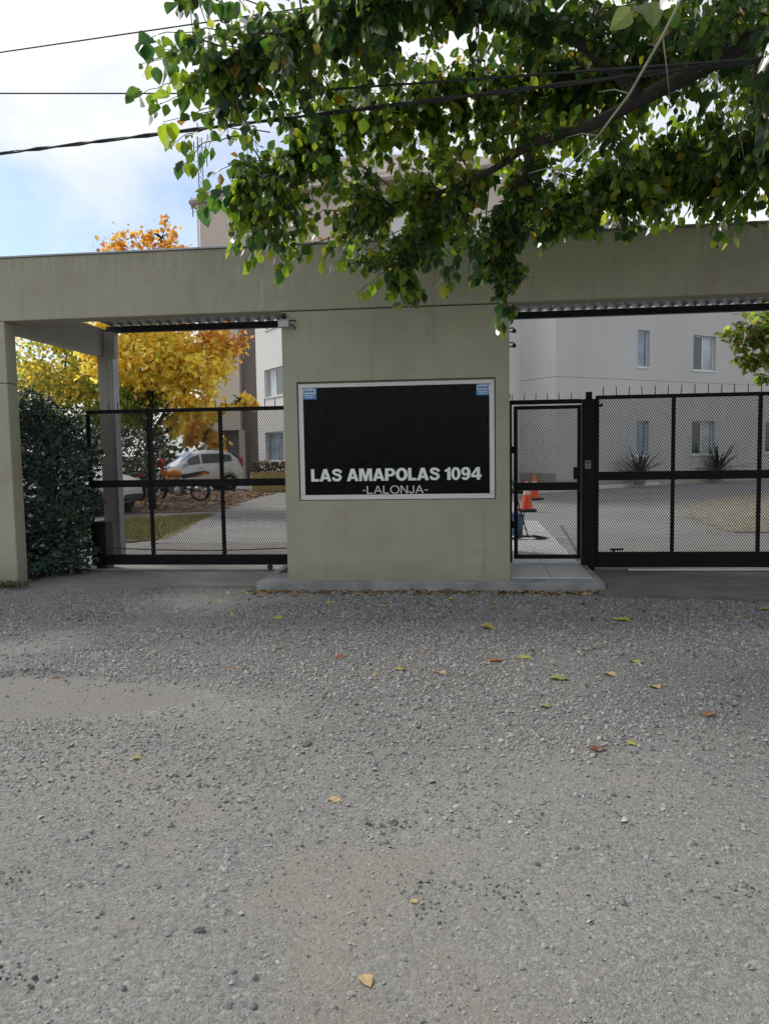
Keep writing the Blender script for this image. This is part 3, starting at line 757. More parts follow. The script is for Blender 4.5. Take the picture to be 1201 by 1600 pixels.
# left sliding gate
gl_ = empty('sliding_gate', (0, G, 0), 0, 'black sliding mesh gate of the left gateway, beside the hedge', 'gate', 'black mesh gates')
bar('top_rail', gl_, -5.10, -2.12, -.025, .025, 2.115, 2.166)
bar('middle_rail', gl_, -5.10, -2.12, -.027, .027, 1.128, 1.224)
bar('bottom_rail', gl_, -5.10, -2.12, -.03, .03, .078, .215)
for x in (-5.077, -4.235, -3.25, -2.16):
    bar('stile', gl_, x-.023, x+.023, -.022, .022, .2155, 1.1275); bar('stile', gl_, x-.023, x+.023, -.022, .022, 1.2245, 2.1145)
xsL = [-5.077, -4.235, -3.25, -2.16]
for a, b_ in zip(xsL[:-1], xsL[1:]):
    for z0, z1 in ((.2155, 1.1275), (1.2245, 2.1145)):
        obj('mesh_panel', diamond(MB(), a+.0235, b_-.0235, z0, z1, .006), M['black'], gl_, fixn=False)
spikes(gl_, np.arange(-5.05, -2.15, .134), 2.166)
q = MB(); q.tube([(-5.2, -.06, .34), (-4.7, -.05, .305), (-4.2, -.05, .285), (-3.4, -.05, .272), (-2.9, -.05, .285), (-2.2, -.04, .31)], .0075, 6)
tag(obj('gate_cable', q, M['cable'], loc=(0, G, 0)), 'black cable sagging along the foot of the left mesh gate', 'cable')
q = MB(); q.lathe([(.0, -.02), (.035, -.02), (.04, 0), (.035, .02), (.0, .02)], 14, 'y', (-2.62, -.05, .05)); obj('roller', q, M['steel'], gl_)
tr = empty('gate_track', (0, G, 0), 0, 'thin worn steel floor rail under the left mesh gate', 'rail', 'gate floor rails')
q = MB(); q.box(-5.4, -2.12, -.05, -.02, .011, .026); obj('rail', q, M['zinc'], tr)
tr = empty('gate_track', (0, G, 0), 0, 'bright steel floor rail under the wide right mesh gate', 'rail', 'gate floor rails')
q = MB(); q.box(1.98, 7.0, -.075, -.045, .013, .03); obj('rail', q, M['alu'], tr)

gm = empty('gate_motor', (-4.99, G+.17, 0), 0, 'dark upright gate motor box at the foot of the hedge', 'gate motor')
q = MB(); q.box(-.10, .06, -.11, .11, .0, .62); obj('housing', q, M['dark'], gm, bevel=.015)
q = MB(); q.box(-.115, .075, -.125, .125, .621, .66); obj('cover', q, M['dark'], gm, bevel=.012)
# right sliding gate
gr_ = empty('sliding_gate', (0, G, 0), 0, 'wide black sliding mesh gate of the right gateway, under the tree', 'gate', 'black mesh gates')
xsR = [1.60, 2.52, 3.545, 4.57, 5.6]
bar('top_rail', gr_, 1.58, 5.7, -.025, .025, 2.155, 2.202)
bar('middle_rail', gr_, 1.58, 5.7, -.027, .027, 1.145, 1.252)
bar('bottom_rail', gr_, 1.58, 5.7, -.03, .03, .045, .238)
for x in xsR:
    bar('stile', gr_, x-.021, x+.021, -.022, .022, .2385, 1.1445); bar('stile', gr_, x-.021, x+.021, -.022, .022, 1.2525, 2.1545)
for a, b_ in zip(xsR[:-1], xsR[1:]):
    for z0, z1 in ((.2385, 1.1445), (1.2525, 2.1545)):
        obj('mesh_panel', diamond(MB(), a+.0215, b_-.0215, z0, z1, .006), M['black'], gr_, fixn=False)
spikes(gr_, np.arange(1.67, 5.6, .157), 2.202)
q = MB(); q.box(1.76, 1.92, -.05, -.024, .262, .285); q.tube([(1.80, -.04, .24), (1.80, -.04, .265)], .012); obj('bolt', q, M['black'], gr_)
q = MB(); q.tube([(1.575, -.03, 2.075), (1.66, -.035, 2.078)], .014, 8); q.tube([(1.645, -.035, 2.06), (1.645, -.035, 2.10)], .01, 6); obj('hinge_pin', q, M['black'], gr_)

# pedestrian gate with its post and fixed frame
pg = empty('pedestrian_gate', (0, G, 0), 0, 'narrow black mesh gate with lock, between pillar and thick post', 'gate', 'black mesh gates')
bar('frame', pg, .505, 1.405, -.03, .03, 2.112, 2.166)
bar('frame', pg, .505, .545, -.03, .03, .091, 2.1115)
dr = empty('door_leaf', (0, 0, 0), 0, parent=pg)
def dbar(x0, x1, z0, z1): return bar('door_frame', dr, x0, x1, -.02, .02, z0, z1)
dbar(.567, 1.400, 2.047, 2.093); dbar(.567, 1.400, 1.025, 1.127); dbar(.567, 1.400, .152, .205)
for z0, z1 in ((.2055, 1.0245), (1.1275, 2.0465)):
    dbar(.567, .615, z0, z1); dbar(1.358, 1.400, z0, z1)
    obj('mesh_panel', diamond(MB(), .6155, 1.3575, z0, z1, .006), M['black'], dr, fixn=False)
spikes(pg, np.arange(.55, 1.36, .146), 2.166, .085)
bar('lock', pg, 1.305, 1.365, -.06, -.021, 1.165, 1.315, M['black'], .006)
q = MB(); q.tube([(1.375, -.03, 1.42), (1.375, -.055, 1.43), (1.375, -.055, 1.62), (1.375, -.03, 1.63)], .007); obj('handle', q, M['black'], pg)
bar('gate_post', pg, 1.412, 1.572, -.07, .07, .0, 2.16, None, .006)
bar('post_head', pg, 1.46, 1.53, -.05, .05, 2.161, 2.25, None, .006)
for z in (.55, 1.5):
    q = MB(); q.tube([(.556, -.03, z), (.556, -.03, z+.09)], .014, 8); obj('hinge', q, M['black'], pg)
q = MB(); q.box(.507, 1.40, -.05, .05, .0915, .108); obj('threshold', q, M['zinc'], pg)
kp = empty('door_intercom', (1.475, G-.07, 1.345), 0, 'small grey intercom keypad on the thick black gate post', 'intercom')
q = MB(); q.box(-.034, .034, -.022, -.0005, -.05, .05); obj('plate', q, M['plastic'], kp, bevel=.004)
q = MB(); q.box(-.022, .022, -.026, -.0225, .012, .04); obj('screen', q, M['dark'], kp)
q = MB(); q.box(-.005, .005, -.026, -.0225, -.005, .005); bme = q.mesh('button', M['dark'])
for r_ in range(3):
    for c_ in range(3): obj('button', bme, None, kp, loc=((c_-1)*.015, 0, -.005-.014*r_), fixn=False)

# ------------------------------------------------------------------ hedges
def leafy(name, parent, T, tmpl, size, cols, m, droop=.5, spread=1., sj=.25):
    n = len(T)
    d = rng.normal(size=(n, 3))*np.array([1, 1, .5])*spread; d[:, 2] -= droop
    Rm_ = rotmats(d, rng.normal(0, .7, n)); S_ = size*np.clip(rng.normal(1, sj, n), .45, 1.8)
    o = bulk(name, tmpl, T, Rm_, S_, cols, m, parent); o['kind'] = 'stuff'
    return o
def box_shell(n, lo, hi, bias=.55):
    lo, hi = np.array(lo), np.array(hi); p = lo+(hi-lo)*rng.random((n, 3))
    k = int(n*bias); ax = rng.integers(0, 3, k); sd_ = rng.random(k) < .5
    for i in range(3):
        s_ = ax == i
        edge = np.where(sd_[s_], lo[i], hi[i])+rng.normal(0, .05, s_.sum())
        q = p[:k]; tmp = q[s_]; tmp[:, i] = edge; q[s_] = tmp
    return p
hedge = empty('hedge', (-6.02, 9.80, 0), 0, 'tall dark glossy clipped hedge growing against the left mesh gate', 'hedge')
T = np.concatenate([in_ellipsoid(6500, (0.05, -.1, 1.3), (1.02, .95, 1.04), .72), in_ellipsoid(2500, (-.6, .2, 1.15), (1.0, 1.0, 1.1), .6),
                    in_ellipsoid(3800, (.1, -.1, .75), (.88, .82, .8), .72), in_ellipsoid(700, (.35, -.45, .28), (.6, .5, .26), .3), in_ellipsoid(2600, (.42, -.15, 1.0), (.68, .6, 1.0), .6), in_ellipsoid(1500, (.35, -.1, 1.75), (.66, .6, .55), .6), in_ellipsoid(1400, (.52, -.25, .42), (.62, .5, .5), .5), in_ellipsoid(900, (.5, -.1, 2.0), (.5, .5, .32), .5), in_ellipsoid(500, (-.1, -.2, 2.25), (.7, .6, .22), .2)])
T += .07*np.stack([np.sin(T[:, 2]*9), np.cos(T[:, 0]*8), np.sin(T[:, 0]*7+T[:, 1]*5)], 1)
T[:, 2] = np.clip(T[:, 2], .03, None)
leafy('foliage', hedge, T, LEAF_LO, .075, leaf_palette([(.020, .046, .040), (.030, .066, .050), (.045, .095, .058), (.08, .14, .05)], [4, 4, 2.4, .8], len(T)), M['hedge_attr'], .35)
T2 = in_ellipsoid(90, (.35, -.85, .62), (.4, .25, .45))
leafy('flowers', hedge, T2, LEAF_LO, .06, leaf_palette([(.45, .30, .30), (.35, .25, .22)], [1, 1], len(T2)), M['hedge_attr'], .2)
q = MB()
for i in range(9):
    a = random.uniform(-.7, .7); b_ = random.uniform(-.5, .5)
    q.tube([(a*.6, b_*.6, 0), (a*.8, b_*.8, .8), (a, b_, 1.7)], [.03, .02, .01], 5)
obj('stems', q, M['bark'], hedge)['kind'] = 'stuff'
core = MB(); core.lathe([(.0, .1), (.62, .15), (.72, 1.2), (.62, 1.95), (0, 2.1)], 10)
hedge2 = empty('hedge', (-12.2, 27.0, 0), R(8), 'dark hedge standing in the yard behind the motorcycles', 'hedge')
T = np.concatenate([in_ellipsoid(4200, (-.3, 0, 1.65), (1.55, .9, 1.65), .7), in_ellipsoid(2200, (-2.6, 0, 1.5), (1.6, .9, 1.5), .7)])
T += .12*np.stack([np.sin(T[:, 2]*6), np.cos(T[:, 0]*5), np.sin(T[:, 0]*6)], 1); T[:, 2] = np.clip(T[:, 2], .03, None)
leafy('foliage', hedge2, T, LEAF_LO, .13, leaf_palette([(.02, .048, .036), (.03, .06, .04), (.04, .085, .045)], [3, 3, 1.5], len(T)), M['hedge_attr'], .4)
q = MB()
for i in range(6): q.tube([(-2+i*.5, 0, 0), (-2+i*.5, .1, 1.6)], [.05, .02], 5)
obj('stems', q, M['bark'], hedge2)['kind'] = 'stuff'
# weeds at the foot of the left pier
T = np.stack([rng.uniform(-6.2, -5.25, 420), W0-.02-np.abs(rng.normal(0, .10, 420)), rng.uniform(.0, .05, 420)], 1)
dW = rng.normal(size=(420, 3)); dW[:, 2] = np.abs(dW[:, 2])+.5
o = bulk('weeds', LEAF_LO, T, rotmats(dW, rng.normal(0, 1, 420)), rng.uniform(.02, .06, 420), leaf_palette([(.06, .09, .05), (.10, .11, .07), (.16, .14, .09)], [2, 2, 1], 420), M['litter'])
tag(o, 'low weeds growing along the foot of the left wall pier', 'weeds', kind='stuff')
# grass blades in the two lawns
def blades(name, poly, n, h, cols, wts, label):
    xs_ = [p[0] for p in poly]; ys_ = [p[1] for p in poly]; pts = []
    while len(pts) < n:
        x, y = random.uniform(min(xs_), max(xs_)), random.uniform(min(ys_), max(ys_)); ins = False; j = len(poly)-1
        for i in range(len(poly)):
            if (poly[i][1] > y) != (poly[j][1] > y) and x < (poly[j][0]-poly[i][0])*(y-poly[i][1])/(poly[j][1]-poly[i][1])+poly[i][0]: ins = not ins
            j = i
        if ins: pts.append((x, y, .008))
    T = np.array(pts); d = rng.normal(0, .5, (n, 3)); d[:, 2] = 1
    t_ = (np.array([(0, .06, 0), (0, -.06, 0), (1, 0, 0)], float), [(0, 1, 2)])
    o = bulk(name, t_, T, rotmats(d, rng.random(n)*6), h*rng.uniform(.5, 1.3, n), leaf_palette(cols, wts, n), M['litter'])
    tag(o, label, 'grass', kind='stuff')
blades('grass', [(-6.3, 13.1), (-5.7, 13.6), (-6.6, 19.2), (-8.4, 18.0), (-8.5, 15.0)], 7000, .09, [(.14, .15, .045), (.26, .22, .09), (.32, .26, .14)], [3, 2, 1], 'short yellow green grass of the lawn beside the left inner driveway')
blades('grass', [(4.3, 13.9), (4.4, 17.4), (5.5, 22.2), (9.4, 27.4), (14, 24), (13, 13)], 8000, .07, [(.40, .35, .25), (.30, .27, .17), (.45, .40, .30)], [3, 1.5, 1], 'dry tan grass of the lawn behind the right gate')

# ------------------------------------------------------------------ trees
def limb_path(a, b, bend, n=7, jit=.04):
    a, b = Vector(a), Vector(b); out = []
    for i in range(n+1):
        t_ = i/n; p = a.lerp(b, t_)+Vector(bend)*math.sin(math.pi*t_)
        if 0 < i < n: p += Vector((random.uniform(-1, 1), random.uniform(-1, 1), random.uniform(-1, 1)))*jit*(b-a).length
        out.append(p)
    return out

# --- the street tree whose branches hang into the picture from the right
tree = empty('street_tree', (3.75, 5.3, 0), 0, 'leafy green street tree whose branches overhang the gateway beam', 'tree')
tO = Vector((3.75, 5.3, 0))
def TL(p): return Vector(p)-tO
tk = MB(); tk.tube([TL((3.75, 5.3, -.1)), TL((3.73, 5.32, .6)), TL((3.66, 5.35, 1.6)), TL((3.58, 5.4, 2.6)), TL((3.4, 5.45, 3.5))], [.26, .20, .18, .17, .15], 12)
obj('trunk', tk, M['bark'], tree, smooth=True)
LIMBS = []
def limb(pts, r0_, r1_):
    ps = [Vector(p) for p in pts]; n_ = len(ps)
    # refine
    out = []
    for i in range(n_-1):
        for k_ in range(4):
            t_ = k_/4; p0, p1, p2, p3 = ps[max(i-1, 0)], ps[i], ps[i+1], ps[min(i+2, n_-1)]
            out.append(.5*((2*p1)+(p2-p0)*t_+(2*p0-5*p1+4*p2-p3)*t_*t_+(3*p1-p0-3*p2+p3)*t_**3))
    out.append(ps[-1])
    rad = [r0_+(r1_-r0_)*i/(len(out)-1) for i in range(len(out))]
    q_ = MB(); q_.tube([p-tO for p in out], rad, 8); obj('limb', q_, M['bark'], tree, smooth=True)
    LIMBS.extend([(p, r_) for p, r_ in zip(out, rad)])
    return out
limb([(3.45, 5.45, 3.4), (2.75, 5.5, 4.1), (2.01, 5.6, 4.27), (1.71, 6.0, 4.28), (1.33, 6.3, 4.21), (.98, 6.5, 4.12), (.54, 6.7, 4.08), (.23, 6.9, 3.96), (-.22, 7.1, 3.86), (-.75, 7.2, 3.80)], .088, .012)
limb([(1.33, 6.3, 4.21), (.9, 6.15, 4.55), (.3, 6.0, 4.75), (-.4, 5.9, 4.85), (-1.2, 5.95, 4.8), (-1.9, 6.1, 4.6)], .05, .010)
limb([(1.71, 6.0, 4.28), (1.2, 6.9, 4.7), (.4, 7.4, 4.9), (-.6, 7.6, 4.75), (-1.6, 7.4, 4.4), (-2.1, 7.2, 4.05)], .05, .009)
limb([(2.75, 5.5, 4.1), (2.0, 5.0, 4.9), (1.0, 4.7, 5.5), (-.2, 4.8, 5.7), (-1.5, 5.2, 5.4), (-2.1, 5.6, 5.1)], .07, .012)
limb([(3.4, 5.45, 3.5), (2.9, 6.6, 4.0), (2.2, 7.4, 4.1), (1.4, 7.6, 3.95), (.9, 7.5, 3.7)], .075, .01)
limb([(.54, 6.7, 4.08), (.45, 7.1, 3.75), (.38, 7.4, 3.3), (.36, 7.5, 2.9)], .02, .006)
limb([(-.22, 7.1, 3.86), (-.45, 7.3, 3.6), (-.60, 7.45, 3.25)], .014, .005)
limb([(3.4, 5.45, 3.5), (3.2, 5.0, 4.8), (2.6, 4.6, 6.2), (1.8, 4.6, 7.3)], .09, .02)
limb([(3.4, 5.45, 3.5), (3.9, 6.0, 4.8), (3.9, 6.4, 6.2), (3.5, 6.6, 7.4)], .09, .02)
limb([(2.9, 6.6, 4.0), (3.0, 7.2, 5.0), (2.4, 7.7, 5.7), (1.4, 7.8, 6.0)], .05, .012)
limb([(2.0, 5.0, 4.9), (1.4, 5.6, 5.6), (.6, 6.4, 6.0), (-.4, 6.7, 6.0)], .045, .012)
limb([(3.4, 5.45, 3.5), (4.6, 5.2, 4.6), (5.6, 5.6, 5.4)], .08, .02)

LP = np.array([tuple(p) for p, _ in LIMBS])
# crown blobs (centre, radii, twigs, yellow share, higher where backlight is put into leaf colour)
BL = [((-1.9, 6.2, 4.85), (.40, .5, .40), 16, .15), ((-1.65, 6.8, 4.35), (.42, .6, .42), 26, .25), ((-1.45, 7.2, 3.95), (.45, .5, .35), 22, .4),
      ((-1.80, 7.3, 3.66), (.48, .35, .26), 20, .55), ((-1.3, 7.4, 3.6), (.4, .35, .25), 14, .5), ((-1.1, 6.3, 4.7), (.6, .7, .55), 30, .2), ((-1.0, 7.2, 4.25), (.55, .55, .5), 30, .6),
      ((-.5, 6.1, 5.0), (.65, .8, .55), 26, .25), ((-.4, 7.2, 4.35), (.55, .6, .5), 30, .75), ((-.75, 7.5, 3.7), (.45, .4, .28), 20, .4),
      ((-.15, 7.4, 3.5), (.40, .4, .30), 24, .2), ((-.58, 7.5, 3.15), (.20, .22, .16), 9, .5), ((.2, 6.8, 5.0), (.7, .7, .5), 28, .3),
      ((.37, 7.5, 3.2), (.2, .2, .36), 9, .2), ((.4, 7.4, 3.75), (.42, .4, .28), 26, .15), ((.5, 7.0, 4.6), (.6, .7, .45), 24, .35),
      ((1.0, 6.6, 5.0), (.7, .7, .4), 26, .2), ((1.2, 7.4, 3.85), (.6, .5, .32), 26, .5), ((1.8, 7.3, 4.1), (.6, .5, .40), 20, .4),
      ((2.2, 7.6, 3.95), (.7, .6, .42), 28, .5), ((1.9, 6.4, 5.0), (.7, .7, .35), 24, .05), ((2.7, 6.6, 4.0), (.5, .6, .40), 18, .15),
      ((2.6, 6.6, 4.8), (.8, .8, .7), 30, .1), ((3.0, 7.6, 4.3), (.8, .8, .6), 24, .3),
      ((.9, 7.7, 4.15), (.6, .5, .35), 22, .7), ((1.6, 7.8, 4.0), (.6, .4, .3), 22, .7), ((2.5, 7.4, 4.25), (.7, .6, .45), 24, .6), ((2.9, 7.0, 3.8), (.6, .7, .3), 22, .5), ((3.2, 6.0, 4.4), (.7, .8, .6), 22, .2),
      ((1.7, 7.2, 4.6), (.8, .7, .5), 24, .3), ((.0, 7.6, 4.0), (.5, .4, .35), 20, .6), ((-1.2, 6.8, 4.9), (.5, .6, .4), 18, .3), ((1.9, 6.0, 5.2), (.7, .7, .4), 18, .1),
      ((.2, 5.4, 4.75), (.5, .5, .3), 12, .1), ((.9, 5.4, 4.8), (.5, .5, .25), 12, .1), ((-.6, 5.5, 4.85), (.5, .5, .3), 12, .15), ((2.05, 5.2, 3.72), (.35, .4, .42), 11, .05), ((1.6, 5.6, 4.55), (.35, .4, .2), 8, .1),
      ((2.5, 7.7, 4.9), (.7, .5, .5), 20, .5), ((3.3, 7.9, 5.0), (.7, .5, .6), 18, .4), ((1.6, 7.9, 4.75), (.7, .4, .4), 18, .6), ((2.3, 8.0, 4.4), (.8, .4, .3), 20, .6), ((3.2, 7.3, 4.5), (.6, .6, .5), 16, .3), ((2.9, 6.2, 5.0), (.5, .6, .4), 14, .2), ((.9, 7.9, 4.6), (.6, .4, .4), 16, .6),
      ((-.55, 6.9, 4.98), (.5, .4, .35), 20, .5), ((-.9, 7.3, 4.6), (.5, .4, .35), 18, .8), ((-.05, 7.4, 4.75), (.5, .4, .35), 18, .8), ((-1.35, 6.8, 4.95), (.45, .4, .3), 16, .4), ((.75, 7.2, 5.25), (.5, .4, .35), 16, .3), ((-.35, 6.2, 5.2), (.5, .4, .3), 14, .2),
      ((2.35, 7.6, 4.45), (.5, .4, .35), 18, .4), ((2.3, 7.2, 4.9), (.5, .4, .3), 16, .2), ((1.85, 7.6, 4.9), (.5, .4, .35), 16, .3), ((1.3, 7.9, 4.4), (.5, .3, .3), 16, .7), ((.75, 7.9, 3.95), (.45, .3, .25), 14, .7), ((2.6, 6.9, 5.2), (.5, .5, .3), 14, .2),
      # above the frame and off to the right: they only shade
      ((.2, 5.3, 5.9), (1.4, 1.0, .6), 30, .1), ((1.8, 5.0, 6.3), (1.4, 1.3, .9), 40, .1), ((2.6, 6.8, 6.6), (1.5, 1.4, 1.0), 44, .1),
      ((.8, 7.0, 6.0), (1.3, 1.0, .6), 34, .1), ((4.4, 5.6, 5.6), (1.4, 1.5, 1.2), 44, .1), ((4.2, 7.4, 5.2), (1.3, 1.0, 1.0), 30, .1), ((-1.3, 5.3, 5.6), (.8, .7, .45), 14, .1),
      ((3.0, 3.6, 5.4), (1.3, 1.0, .8), 26, .1), ((4.6, 3.6, 4.6), (1.4, 1.3, 1.1), 34, .1), ((2.2, 4.2, 6.0), (1.3, 1.1, .7), 30, .1), ((5.8, 6.0, 4.4), (1.4, 1.6, 1.2), 34, .1), ((4.4, 6.6, 3.9), (.9, .8, .7), 24, .2), ((3.6, 5.0, 6.6), (1.6, 1.4, 1.0), 34, .1), ((4.6, 8.2, 4.9), (1.4, .7, .8), 30, .1)]
twq = MB(); lt, ld, lcol, lsz = [], [], [], []
def leaves_on(path, n_l, yel, f0=.35, size=.125, palette=None):
    """heart-shaped leaves hanging alternately along a twig"""
    for i in range(n_l):
        f = f0+(1-f0)*(i+random.random())/n_l; k_ = min(int(f*(len(path)-1)), len(path)-2); u = f*(len(path)-1)-k_
        p = path[k_].lerp(path[k_+1], u); td = (path[k_+1]-path[k_]).normalized()
        side = Vector((random.gauss(0, 1), random.gauss(0, 1), random.gauss(0, .35))); side = (side-td*side.dot(td)).normalized()
        pet = p+side*random.uniform(.02, .05)+Vector((0, 0, -.015))
        dr_ = side*random.uniform(.25, 1.0)+td*random.uniform(0, .6)+Vector((0, 0, -random.uniform(.1, 1.7)))
        lt.append(tuple(pet)); ld.append(tuple(dr_)); lsz.append(size*random.choice((random.uniform(.45, .9), random.uniform(.8, 1.2), random.uniform(.9, 1.5))))
        if palette is not None: lcol.append(random.choice(palette)); continue
        if random.random() < yel: lcol.append(random.choice([(.20, .28, .045), (.16, .25, .035), (.28, .31, .06), (.13, .22, .035)]))
        elif random.random() < .035: lcol.append(random.choice([(.26, .20, .03), (.25, .13, .03)]))
        else: lcol.append(random.choice([(.045, .092, .05), (.052, .105, .042), (.075, .135, .045), (.10, .155, .045), (.038, .078, .055)]))
for (c, r_, nt, yel) in BL:
    vis_ = c[2] < 5.3 and c[0] < 3.4; pts = in_ellipsoid(int(nt*1.62), c, np.array(r_)*(1.22 if vis_ and r_[0] > .3 else 1.), .2)
    for e_ in pts:
        e_ = Vector(e_); e_.z = max(e_.z, 2.75); d2 = ((LP-np.array(e_))**2).sum(1)*np.where(LP[:, 2] > e_.z-.25, 1, 2.2)
        b_ = Vector(LP[int(d2.argmin())]); L_ = (e_-b_).length
        if L_ > 1.0: b_ = e_+(b_-e_)*(1.0/L_)*1.0
        path = limb_path(b_, e_+Vector((0, 0, -.05)), (0, 0, .10*min(1, L_)), 5, .05)
        twq.tube([p-tO for p in path], [.010, .0085, .007, .0055, .004, .002], 4, cap=False)
        leaves_on(path, random.randint(15, 27), yel, .05, .079)
# thin drooping sprays reaching out into the sky on the left
SPR = [([(-1.7, 6.3, 4.9), (-2.1, 6.35, 5.0), (-2.45, 6.4, 5.02), (-2.7, 6.4, 4.98)], 15, .2, .115), ([(-1.8, 6.6, 4.6), (-2.2, 6.6, 4.72), (-2.55, 6.6, 4.72), (-2.85, 6.6, 4.62)], 17, .4, .11), ([(-1.7, 6.5, 4.7), (-2.1, 6.5, 4.76), (-2.4, 6.5, 4.70)], 12, .3, .115), ([(-1.7, 6.8, 4.35), (-2.1, 6.8, 4.42), (-2.45, 6.8, 4.38), (-2.62, 6.8, 4.28)], 14, .5, .105), ([(-1.8, 7.0, 4.0), (-2.15, 7.1, 4.02), (-2.42, 7.1, 3.95)], 12, .4, .105),
       ([(-.3, 7.2, 3.7), (-.7, 7.4, 3.6), (-1.05, 7.5, 3.38)], 14, .6, .10), ([(-.9, 7.3, 3.8), (-1.2, 7.4, 3.65), (-1.4, 7.5, 3.36)], 14, .6, .10), ([(.0, 7.3, 3.5), (-.15, 7.45, 3.3), (-.2, 7.5, 3.04)], 14, .4, .10),
       ([(-1.9, 6.6, 4.25), (-2.25, 6.6, 4.2), (-2.45, 6.6, 4.0)], 11, .3, .11), ([(.2, 7.2, 3.9), (.15, 7.4, 3.5), (.05, 7.5, 3.25)], 14, .3, .10), ([(.9, 7.5, 3.8), (.75, 7.55, 3.6), (.72, 7.6, 3.42)], 11, .4, .10),
       ([(-1.55, 6.4, 4.82), (-2.0, 6.45, 4.92), (-2.35, 6.5, 4.90), (-2.72, 6.5, 4.84)], 17, .30, .125),
       ([(-1.5, 6.4, 4.6), (-1.95, 6.45, 4.62), (-2.3, 6.5, 4.60), (-2.68, 6.5, 4.46)], 22, .5, .115),
       ([(-1.5, 6.1, 5.0), (-1.9, 6.0, 5.06), (-2.25, 6.0, 5.00)], 13, .1, .125),
       ([(-1.6, 7.0, 4.2), (-2.05, 7.1, 4.22), (-2.42, 7.2, 4.15)], 11, .2, .115),
       ([(-1.9, 7.2, 3.95), (-2.25, 7.2, 3.97), (-2.52, 7.2, 3.86)], 11, .25, .125),
       ([(-1.6, 7.3, 3.75), (-1.95, 7.3, 3.62), (-2.12, 7.35, 3.40)], 15, .7, .115), ([(-1.3, 7.4, 3.6), (-1.6, 7.4, 3.48), (-1.85, 7.4, 3.26)], 13, .6, .11), ([(-1.45, 6.5, 4.4), (-2.0, 6.5, 4.45), (-2.55, 6.5, 4.36)], 14, .6, .13), ([(-1.6, 6.2, 4.95), (-2.1, 6.2, 4.85), (-2.5, 6.2, 4.70)], 12, .2, .13),
       ([(-.65, 7.4, 3.35), (-.85, 7.45, 3.22), (-1.05, 7.45, 3.06)], 12, .7, .12),
       ([(.36, 7.5, 3.0), (.33, 7.5, 2.85), (.27, 7.5, 2.72)], 10, .2, .11)]
for (pts, n_l, yel, sz_) in SPR:
    path = [Vector(p) for p in pts]; fine = []
    for i in range(len(path)-1):
        for k_ in range(4): fine.append(path[i].lerp(path[i+1], k_/4)+Vector((0, 0, random.uniform(-.012, .012))))
    fine.append(path[-1])
    twq.tube([p-tO for p in fine], [.006-.004*i/len(fine) for i in range(len(fine))], 5, cap=False)
    leaves_on(fine, n_l, yel, .25, sz_)
o = obj('twigs', twq, M['twig'], tree, fixn=False); o['kind'] = 'stuff'
# a pale bare shoot in front of the dark crown
q = MB(); pth = [(1.42, 4.9, 4.45), (1.30, 4.95, 4.25), (1.18, 5.0, 4.02), (1.0, 5.05, 3.72), (.82, 5.1, 3.5), (.62, 5.15, 3.32), (.45, 5.2, 3.22)]
q.tube([TL(p) for p in pth], [.011, .010, .009, .008, .006, .004, .002], 6)
for i, (a_, b2) in enumerate((((1.18, 5.0, 4.02), (1.25, 5.1, 3.7)), ((1.0, 5.05, 3.72), (.80, 5.0, 3.72)), ((.82, 5.1, 3.5), (.62, 5.1, 3.50)), ((.62, 5.15, 3.32), (.40, 5.2, 3.33)))):
    q.tube([TL(a_), TL(Vector(a_).lerp(Vector(b2), .5)+Vector((0, 0, .02))), TL(b2)], [.006, .004, .002], 5)
obj('bare_shoot', q, M['paletwig'], tree, smooth=True)
q = MB()
for pp in ([(2.4, 6.9, 3.75), (2.2, 7.1, 3.5), (2.3, 7.2, 3.25)], [(2.55, 7.0, 3.8), (2.62, 7.2, 3.5), (2.45, 7.3, 3.3)], [(2.0, 7.2, 3.7), (1.85, 7.3, 3.5)], [(1.75, 7.2, 3.7), (1.62, 7.3, 3.45)]):
    q.tube([TL(p) for p in pp], [.008, .005, .002][:len(pp)] if len(pp) == 3 else [.007, .002], 5)
obj('bare_shoot', q, M['paletwig'], tree, smooth=True)
leaves_on([Vector((1.15, 4.6, 4.15)), Vector((1.0, 4.55, 4.02)), Vector((.86, 4.5, 3.88))], 8, 0, 0, .11, [(.16, .20, .13), (.12, .17, .10)])
lt, ld, lcol, lsz = np.array(lt), np.array(ld), np.array(lcol), np.array(lsz)
lcol = np.clip(lcol*(1+rng.normal(0, .15, (len(lcol), 1))), .005, 1)
lroll = rng.normal(0, .9, len(lt)); lR = rotmats(ld, lroll)
# the 300 leaves that show largest: each its own part
dv = lt-np.array([0, 0, 1.55]); zc = dv@np.array(fw); xc = dv@np.array(rt)/zc; yc = dv@np.array(up)/zc
vis = (np.abs(xc) < .5) & (np.abs(yc) < .667) & (zc > .3)
score = np.where(vis, lsz/zc, -1); order = np.argsort(-score); near = order[:300]; rest = order[300:]
o = bulk('leaves', LEAF_HI if False else leaf_template(3, .46, .16, .18), lt[rest]-np.array(tO), lR[rest], lsz[rest], lcol[rest], M['leaf_attr'], tree); o['kind'] = 'stuff'
gcols = [(.036, .088, .05), (.052, .125, .04), (.085, .17, .045), (.13, .22, .03), (.22, .29, .035), (.16, .20, .13), (.26, .18, .03)]
lm = []
for i, c in enumerate(gcols):
    mt = leafmat('leaf_green' if i < 3 else 'leaf_yellow_green', ramp=c, gloss=.16, trans=.6, tint=(2.15, 2.15, .9))
    for sh in range(2):
        V, F = leaf_template(6, .40+.05*sh, .14+.08*sh, .12+.16*sh)
        q = MB(); q.v = [tuple(v) for v in V]; q.f = F; lm.append((i, q.mesh('leaf', mt)))
gc = np.array(gcols)
